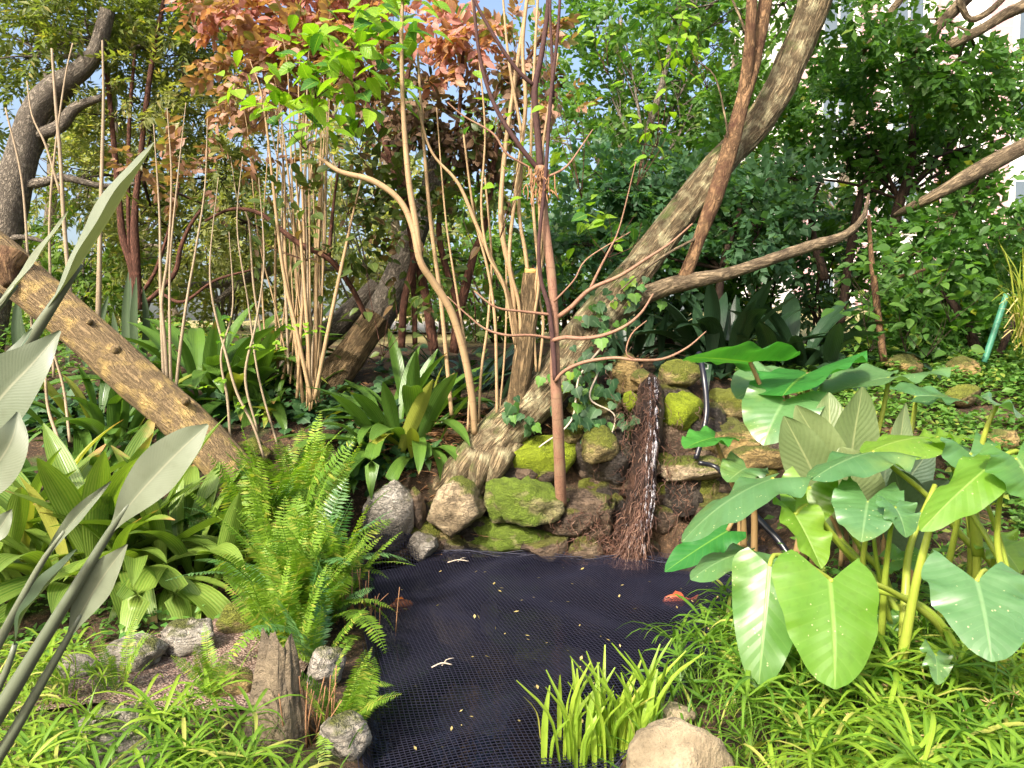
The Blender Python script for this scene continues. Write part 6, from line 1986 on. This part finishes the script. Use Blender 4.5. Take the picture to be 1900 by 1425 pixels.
ear_plant('sprawling elephant ear with the big drooping leaves on the right bank', P(1660, 1200, 3.2), [
    ((1618, 838, 3.2), (1502, 862, 3.1), (-.1, .02, 1), 170, 'ear_blue', [(1660, 870, 3.22), (1720, 920, 3.25), (1790, 1000, 3.3), (1850, 1070, 3.3)], dict(droop=.2, fold=-.15)),
    ((1735, 812, 3.4), (1612, 800, 3.25), (-.05, -.12, 1), 150, 'ear_lime', [(1770, 870, 3.4), (1795, 950, 3.4), (1810, 1050, 3.4)], dict(droop=.25, fold=-.2)),
    ((1738, 812, 3.35), (1812, 802, 3.3), (.1, -.05, 1), 120, 'ear_lime', [(1775, 880, 3.4), (1800, 980, 3.4)], dict(droop=.3)),
    ((1850, 752, 3.0), (1960, 790, 2.9), (.1, -.05, 1), 170, 'ear_blue', [(1832, 790, 3.0), (1815, 860, 3.05), (1810, 960, 3.1), (1812, 1050, 3.1)], dict(droop=.3, lobe=.5)),
    ((1432, 888, 3.2), (1250, 950, 3.1), (-.12, .02, 1), 160, 'ear_blue', [(1480, 925, 3.25), (1540, 990, 3.3), (1620, 1080, 3.3), (1700, 1160, 3.3)], dict(droop=.28, lobe=.25, fold=-.1)),
    ((1350, 985, 3.9), (1236, 1050, 3.7), (.2, -.5, 1), 70, 'ear_deep', [(1372, 950, 3.95), (1380, 1000, 4.0)], dict(droop=.1, lobe=.15, pmat='petiole_brown')),
    ((1395, 1022, 3.2), (1282, 1036, 3.1), (-.1, -.05, 1), 130, 'ear_blue', [(1420, 1050, 3.25), (1470, 1110, 3.3), (1540, 1180, 3.3)], dict(droop=.3, lobe=.3, fold=-.15)),
    ((1610, 930, 3.0), (1600, 985, 2.8), (0, -.15, 1), 130, 'ear_blue', [(1608, 980, 3.02), (1600, 1060, 3.05), (1605, 1150, 3.1)], dict(droop=.2, lobe=1.0)),
    ((1475, 955, 3.1), (1530, 1050, 2.95), (.3, -.8, .6), 90, 'ear_lime', [(1500, 940, 3.15), (1560, 1010, 3.2), (1650, 1120, 3.2)], dict(droop=.1, fold=.3)),
    ((1500, 905, 3.3), (1490, 985, 3.2), (-.3, -1, .4), 100, 'ear_lime', [(1540, 930, 3.3), (1600, 1020, 3.3), (1650, 1100, 3.3)], dict(droop=.15)),
    ((1860, 845, 2.75), (1705, 962, 2.6), (-.25, -.35, 1), 110, 'ear_lime', [(1895, 840, 2.8), (1930, 900, 2.9), (1950, 1040, 3.)], dict(droop=.12, fold=-.35, lobe=.2)),
    ((1800, 840, 3.0), (1850, 930, 2.9), (.1, -.8, .6), 120, 'ear_blue', [(1790, 900, 3.05), (1770, 1000, 3.1), (1750, 1100, 3.15)], dict(droop=.2)),
    ((1885, 850, 2.7), (1940, 930, 2.6), (.1, -.6, .8), 150, 'ear', [(1860, 900, 2.75), (1850, 1000, 2.8), (1860, 1100, 2.8)], dict(droop=.2)),
    ((1540, 1078, 2.55), (1562, 1272, 2.35), (.02, -1, .42), 196, 'ear_lime', [(1580, 1075, 2.65), (1650, 1095, 2.75), (1740, 1160, 2.9), (1790, 1250, 2.95)], dict(droop=.16, lobe=.30, fold=-.05, wave=.012)),
    ((1428, 1050, 2.7), (1408, 1274, 2.5), (-.32, -1, .35), 128, 'ear', [(1440, 1030, 2.78), (1500, 1050, 2.9), (1600, 1140, 3.0)], dict(droop=.18, lobe=.15, fold=-.12)),
    ((1812, 1078, 2.4), (1850, 1210, 2.2), (-.1, -.75, .9), 190, 'ear_blue', [(1830, 1060, 2.5), (1860, 1120, 2.6), (1860, 1230, 2.7)], dict(droop=.2, lobe=.45, fold=-.05)),
    ((1660, 940, 2.9), (1690, 985, 2.8), (.2, -.6, .8), 90, 'ear_blue', [(1650, 1000, 2.95), (1640, 1100, 3.)], dict(droop=.3)),
    ((1660, 1040, 3.2), (1750, 1030, 3.1), (0, -.4, 1), 90, 'ear', [(1640, 1080, 3.2), (1650, 1160, 3.2)], dict(droop=.3)),
    ((1735, 1215, 2.6), (1745, 1262, 2.5), (0, -.9, .5), 50, 'ear_blue', [(1735, 1240, 2.65), (1740, 1290, 2.7)], dict(droop=.2)),
    ((1850, 1010, 3.1), (1900, 1050, 3.0), (.1, -.6, .9), 110, 'ear_lime', [(1840, 1060, 3.15), (1830, 1140, 3.2)], dict(droop=.3)),
    ((1640, 1150, 3.1), (1660, 1215, 3.0), (0, -.8, .8), 90, 'ear', [(1650, 1180, 3.1), (1670, 1240, 3.1)], dict(droop=.3)),
])
# bare bright stalks of the same plants
bs = thing('stalk_cluster', 'bare yellow green stalks crossing under the big leaves', 'plant', P(1720, 1230, 2.9))
for pts in ([(1735, 900, 3.2, 12), (1690, 1010, 3.1, 16), (1680, 1100, 3.0, 20), (1675, 1210, 2.95, 24)], [(1420, 1010, 2.75, 6), (1730, 960, 2.75, 15), (1700, 1080, 2.75, 20), (1672, 1230, 2.75, 26)][1:],
            [(1790, 930, 3.0, 13), (1850, 1030, 2.9, 15), (1900, 1120, 2.85, 17)], [(1830, 930, 2.9, 10), (1860, 1020, 2.9, 12), (1880, 1110, 2.85, 14)], [(1600, 1090, 2.9, 14), (1680, 1110, 2.9, 17), (1740, 1150, 2.9, 19), (1790, 1230, 2.9, 20)],
            [(1620, 990, 3.1, 9), (1630, 1060, 3.1, 11), (1660, 1190, 3.1, 14)], [(1790, 880, 3.1, 22), (1806, 960, 3.1, 26), (1815, 1030, 3.1, 28)], [(1560, 1000, 3.3, 12), (1620, 1070, 3.2, 15), (1690, 1170, 3.1, 17)]):
    V, Fs, C = ptube([(x, y, d, w * .78) for x, y, d, w in pts], .04, 10)
    C = np.zeros_like(C)
    part('stalk', MB().add((V, Fs, C)), M['petiole'], bs)

# pale upright paddle leaves behind
pd = thing('paddle_leaf_plant', 'plant with broad pale upright paddle leaves among the elephant ears', 'plant', P(1600, 1000, 3.9))
for (b, m_, e, w, nrm, mt) in (((1600, 990, 3.9), (1580, 860, 3.9), (1600, 718, 3.85), 95, (.1, -1, .25), 'paddle'), ((1585, 990, 3.95), (1545, 860, 3.95), (1538, 728, 4.0), 90, (-.2, -1, .2), 'paddle'),
                              ((1570, 990, 3.9), (1530, 850, 3.85), (1478, 752, 3.8), 84, (-.5, -1, .4), 'paddle'), ((1560, 1000, 3.85), (1510, 880, 3.8), (1455, 772, 3.75), 88, (-.5, -1, .3), 'paddle'),
                              ((1630, 990, 4.0), (1660, 880, 4.1), (1680, 748, 4.2), 60, (.3, -1, .2), 'paddle'), ((1590, 1000, 3.8), (1580, 900, 3.72), (1560, 830, 3.7), 110, (0, -1, .3), 'paddle'),
                              ((1640, 1000, 3.9), (1680, 900, 3.9), (1730, 830, 3.9), 80, (.2, -1, .4), 'paddle_dark'), ((1650, 1020, 3.8), (1700, 950, 3.75), (1760, 890, 3.7), 70, (.2, -1, .5), 'paddle_dark'),
                              ((1640, 1000, 3.85), (1640, 900, 3.8), (1650, 830, 3.8), 100, (.1, -1, .2), 'paddle_dark'), ((1690, 1060, 3.5), (1680, 960, 3.45), (1660, 870, 3.4), 90, (0, -1, .2), 'paddle_dark')):
    w_ = w * 3.9 / FPX
    pts = [P(*b), P(*m_), P(*e)]
    part('leaf', MB().add(blade(pts, [w_ * .12, w_ * .25, w_ * .75, w_, w_ * 1.02, w_ * .92, w_ * .68, w_ * .12], nrm, .16, 5, RD.random() * .2, .008, 22, RD.random() * 9)), M[mt], pd)
    s_ = spl([P(b[0], b[1] + 50, b[2]), P(*b), (P(*b) + P(*m_)) / 2], n=8)
    V, Fs, C = tube(s_, .012, 8)
    part('petiole', MB().add((V, Fs, np.zeros_like(C))), M['petiole_brown'], pd)

# ------------------------------------------------------------------ grey green bird-of-paradise leaves in the left foreground
sg = thing('bird_of_paradise', 'grey green foreground plant with long stiff paddle leaves', 'plant', (-1.32, 1.25, .06))


def bop(path, w, nrm, mat='strel', fold=.55, pet=None, petw=(16, 30), n=24, wl=None):
    pts = [P(*q) for q in path]
    d = path[0][2]
    ww = np.array(wl or [.16, .34, .62, .86, 1., .98, .80, .42, .03]) * w * d / FPX
    o = part('leaf', MB().add(blade(pts, list(ww), nrm, fold, 5, RD.random() * .15, .0015, n)), M[mat], sg)
    if pet:
        k = len(pet)
        q = np.array([np.append(P(a_, b_, d_), np.interp(j, [0, max(1, k - 1)], petw) * d_ / FPX / 2) for j, (a_, b_, d_) in enumerate(pet)])
        # down to the crown of the plant
        q = np.vstack([q, [-1.30, 1.25, .10, q[-1][3]]])
        s_ = spl(q, .03)
        V, Fs, C = tube(s_[:, :3], s_[:, 3], 12)
        part('petiole', MB().add((V, Fs, np.zeros_like(C))), M['strel_pet'], o)
    return o


bop([(95, 570, 1.32), (150, 490, 1.31), (205, 405, 1.30), (252, 325, 1.29), (287, 266, 1.28)], 82, (-.6, -.55, .35), 'strel', .6, [(150, 490, 1.315), (95, 572, 1.32), (40, 655, 1.33), (-30, 760, 1.33), (-200, 1050, 1.32)], (10, 40))
bop([(-20, 590, 1.42), (30, 530, 1.41), (80, 465, 1.40), (127, 392, 1.38)], 26, (-.6, -.7, .2), 'strel', .5, [(30, 530, 1.41), (-20, 590, 1.42), (-120, 720, 1.42)], (8, 20))
bop([(-60, 830, 1.15), (0, 740, 1.15), (60, 675, 1.15), (112, 614, 1.16)], 120, (.45, -.8, .5), 'strel', .25, [(-60, 830, 1.15), (-150, 950, 1.17), (-260, 1150, 1.2)], (18, 28), wl=[.3, .6, .9, 1, 1, .85, .6, .3, .02])
bop([(-30, 740, 1.2), (10, 690, 1.2), (60, 610, 1.21)], 36, (-.3, -.8, .4), 'strel_dark', .5)
bop([(-90, 960, 1.1), (-20, 880, 1.1), (20, 820, 1.1), (34, 765, 1.11)], 90, (.4, -.9, .3), 'strel', .3, [(-90, 960, 1.1), (-200, 1150, 1.15)], (18, 26))
bop([(205, 985, 1.2), (250, 925, 1.19), (300, 870, 1.185), (345, 825, 1.18), (386, 788, 1.18)], 84, (.35, -.9, .45), 'strel', .22, [(240, 935, 1.195), (205, 985, 1.2), (140, 1090, 1.2), (60, 1220, 1.2), (-10, 1335, 1.2), (-200, 1640, 1.22)], (9, 36), wl=[.12, .3, .6, .86, 1., 1., .86, .6, .05])
bop([(128, 1180, 1.22), (160, 1120, 1.215), (195, 1065, 1.21), (236, 1010, 1.2)], 60, (.3, -.9, .4), 'strel', .3, [(150, 1140, 1.217), (128, 1180, 1.22), (70, 1280, 1.22), (0, 1400, 1.22), (-150, 1640, 1.24)], (8, 26))
bop([(80, 1040, 1.27), (120, 985, 1.265), (160, 940, 1.26), (206, 893, 1.26)], 26, (.2, -.9, .3), 'strel', .5, [(120, 985, 1.265), (80, 1040, 1.27), (30, 1130, 1.27), (-20, 1225, 1.27), (-150, 1450, 1.27)], (7, 22))
bop([(28, 1195, 1.24), (45, 1140, 1.235), (90, 1085, 1.23), (142, 1020, 1.23)], 46, (-.3, -.6, .8), 'strel_dark', .6, [(28, 1195, 1.24), (0, 1270, 1.24), (-120, 1500, 1.25)], (10, 18))
bop([(-40, 1010, 1.1), (-5, 985, 1.1), (22, 945, 1.1)], 40, (.3, -.9, .3), 'strel', .3)
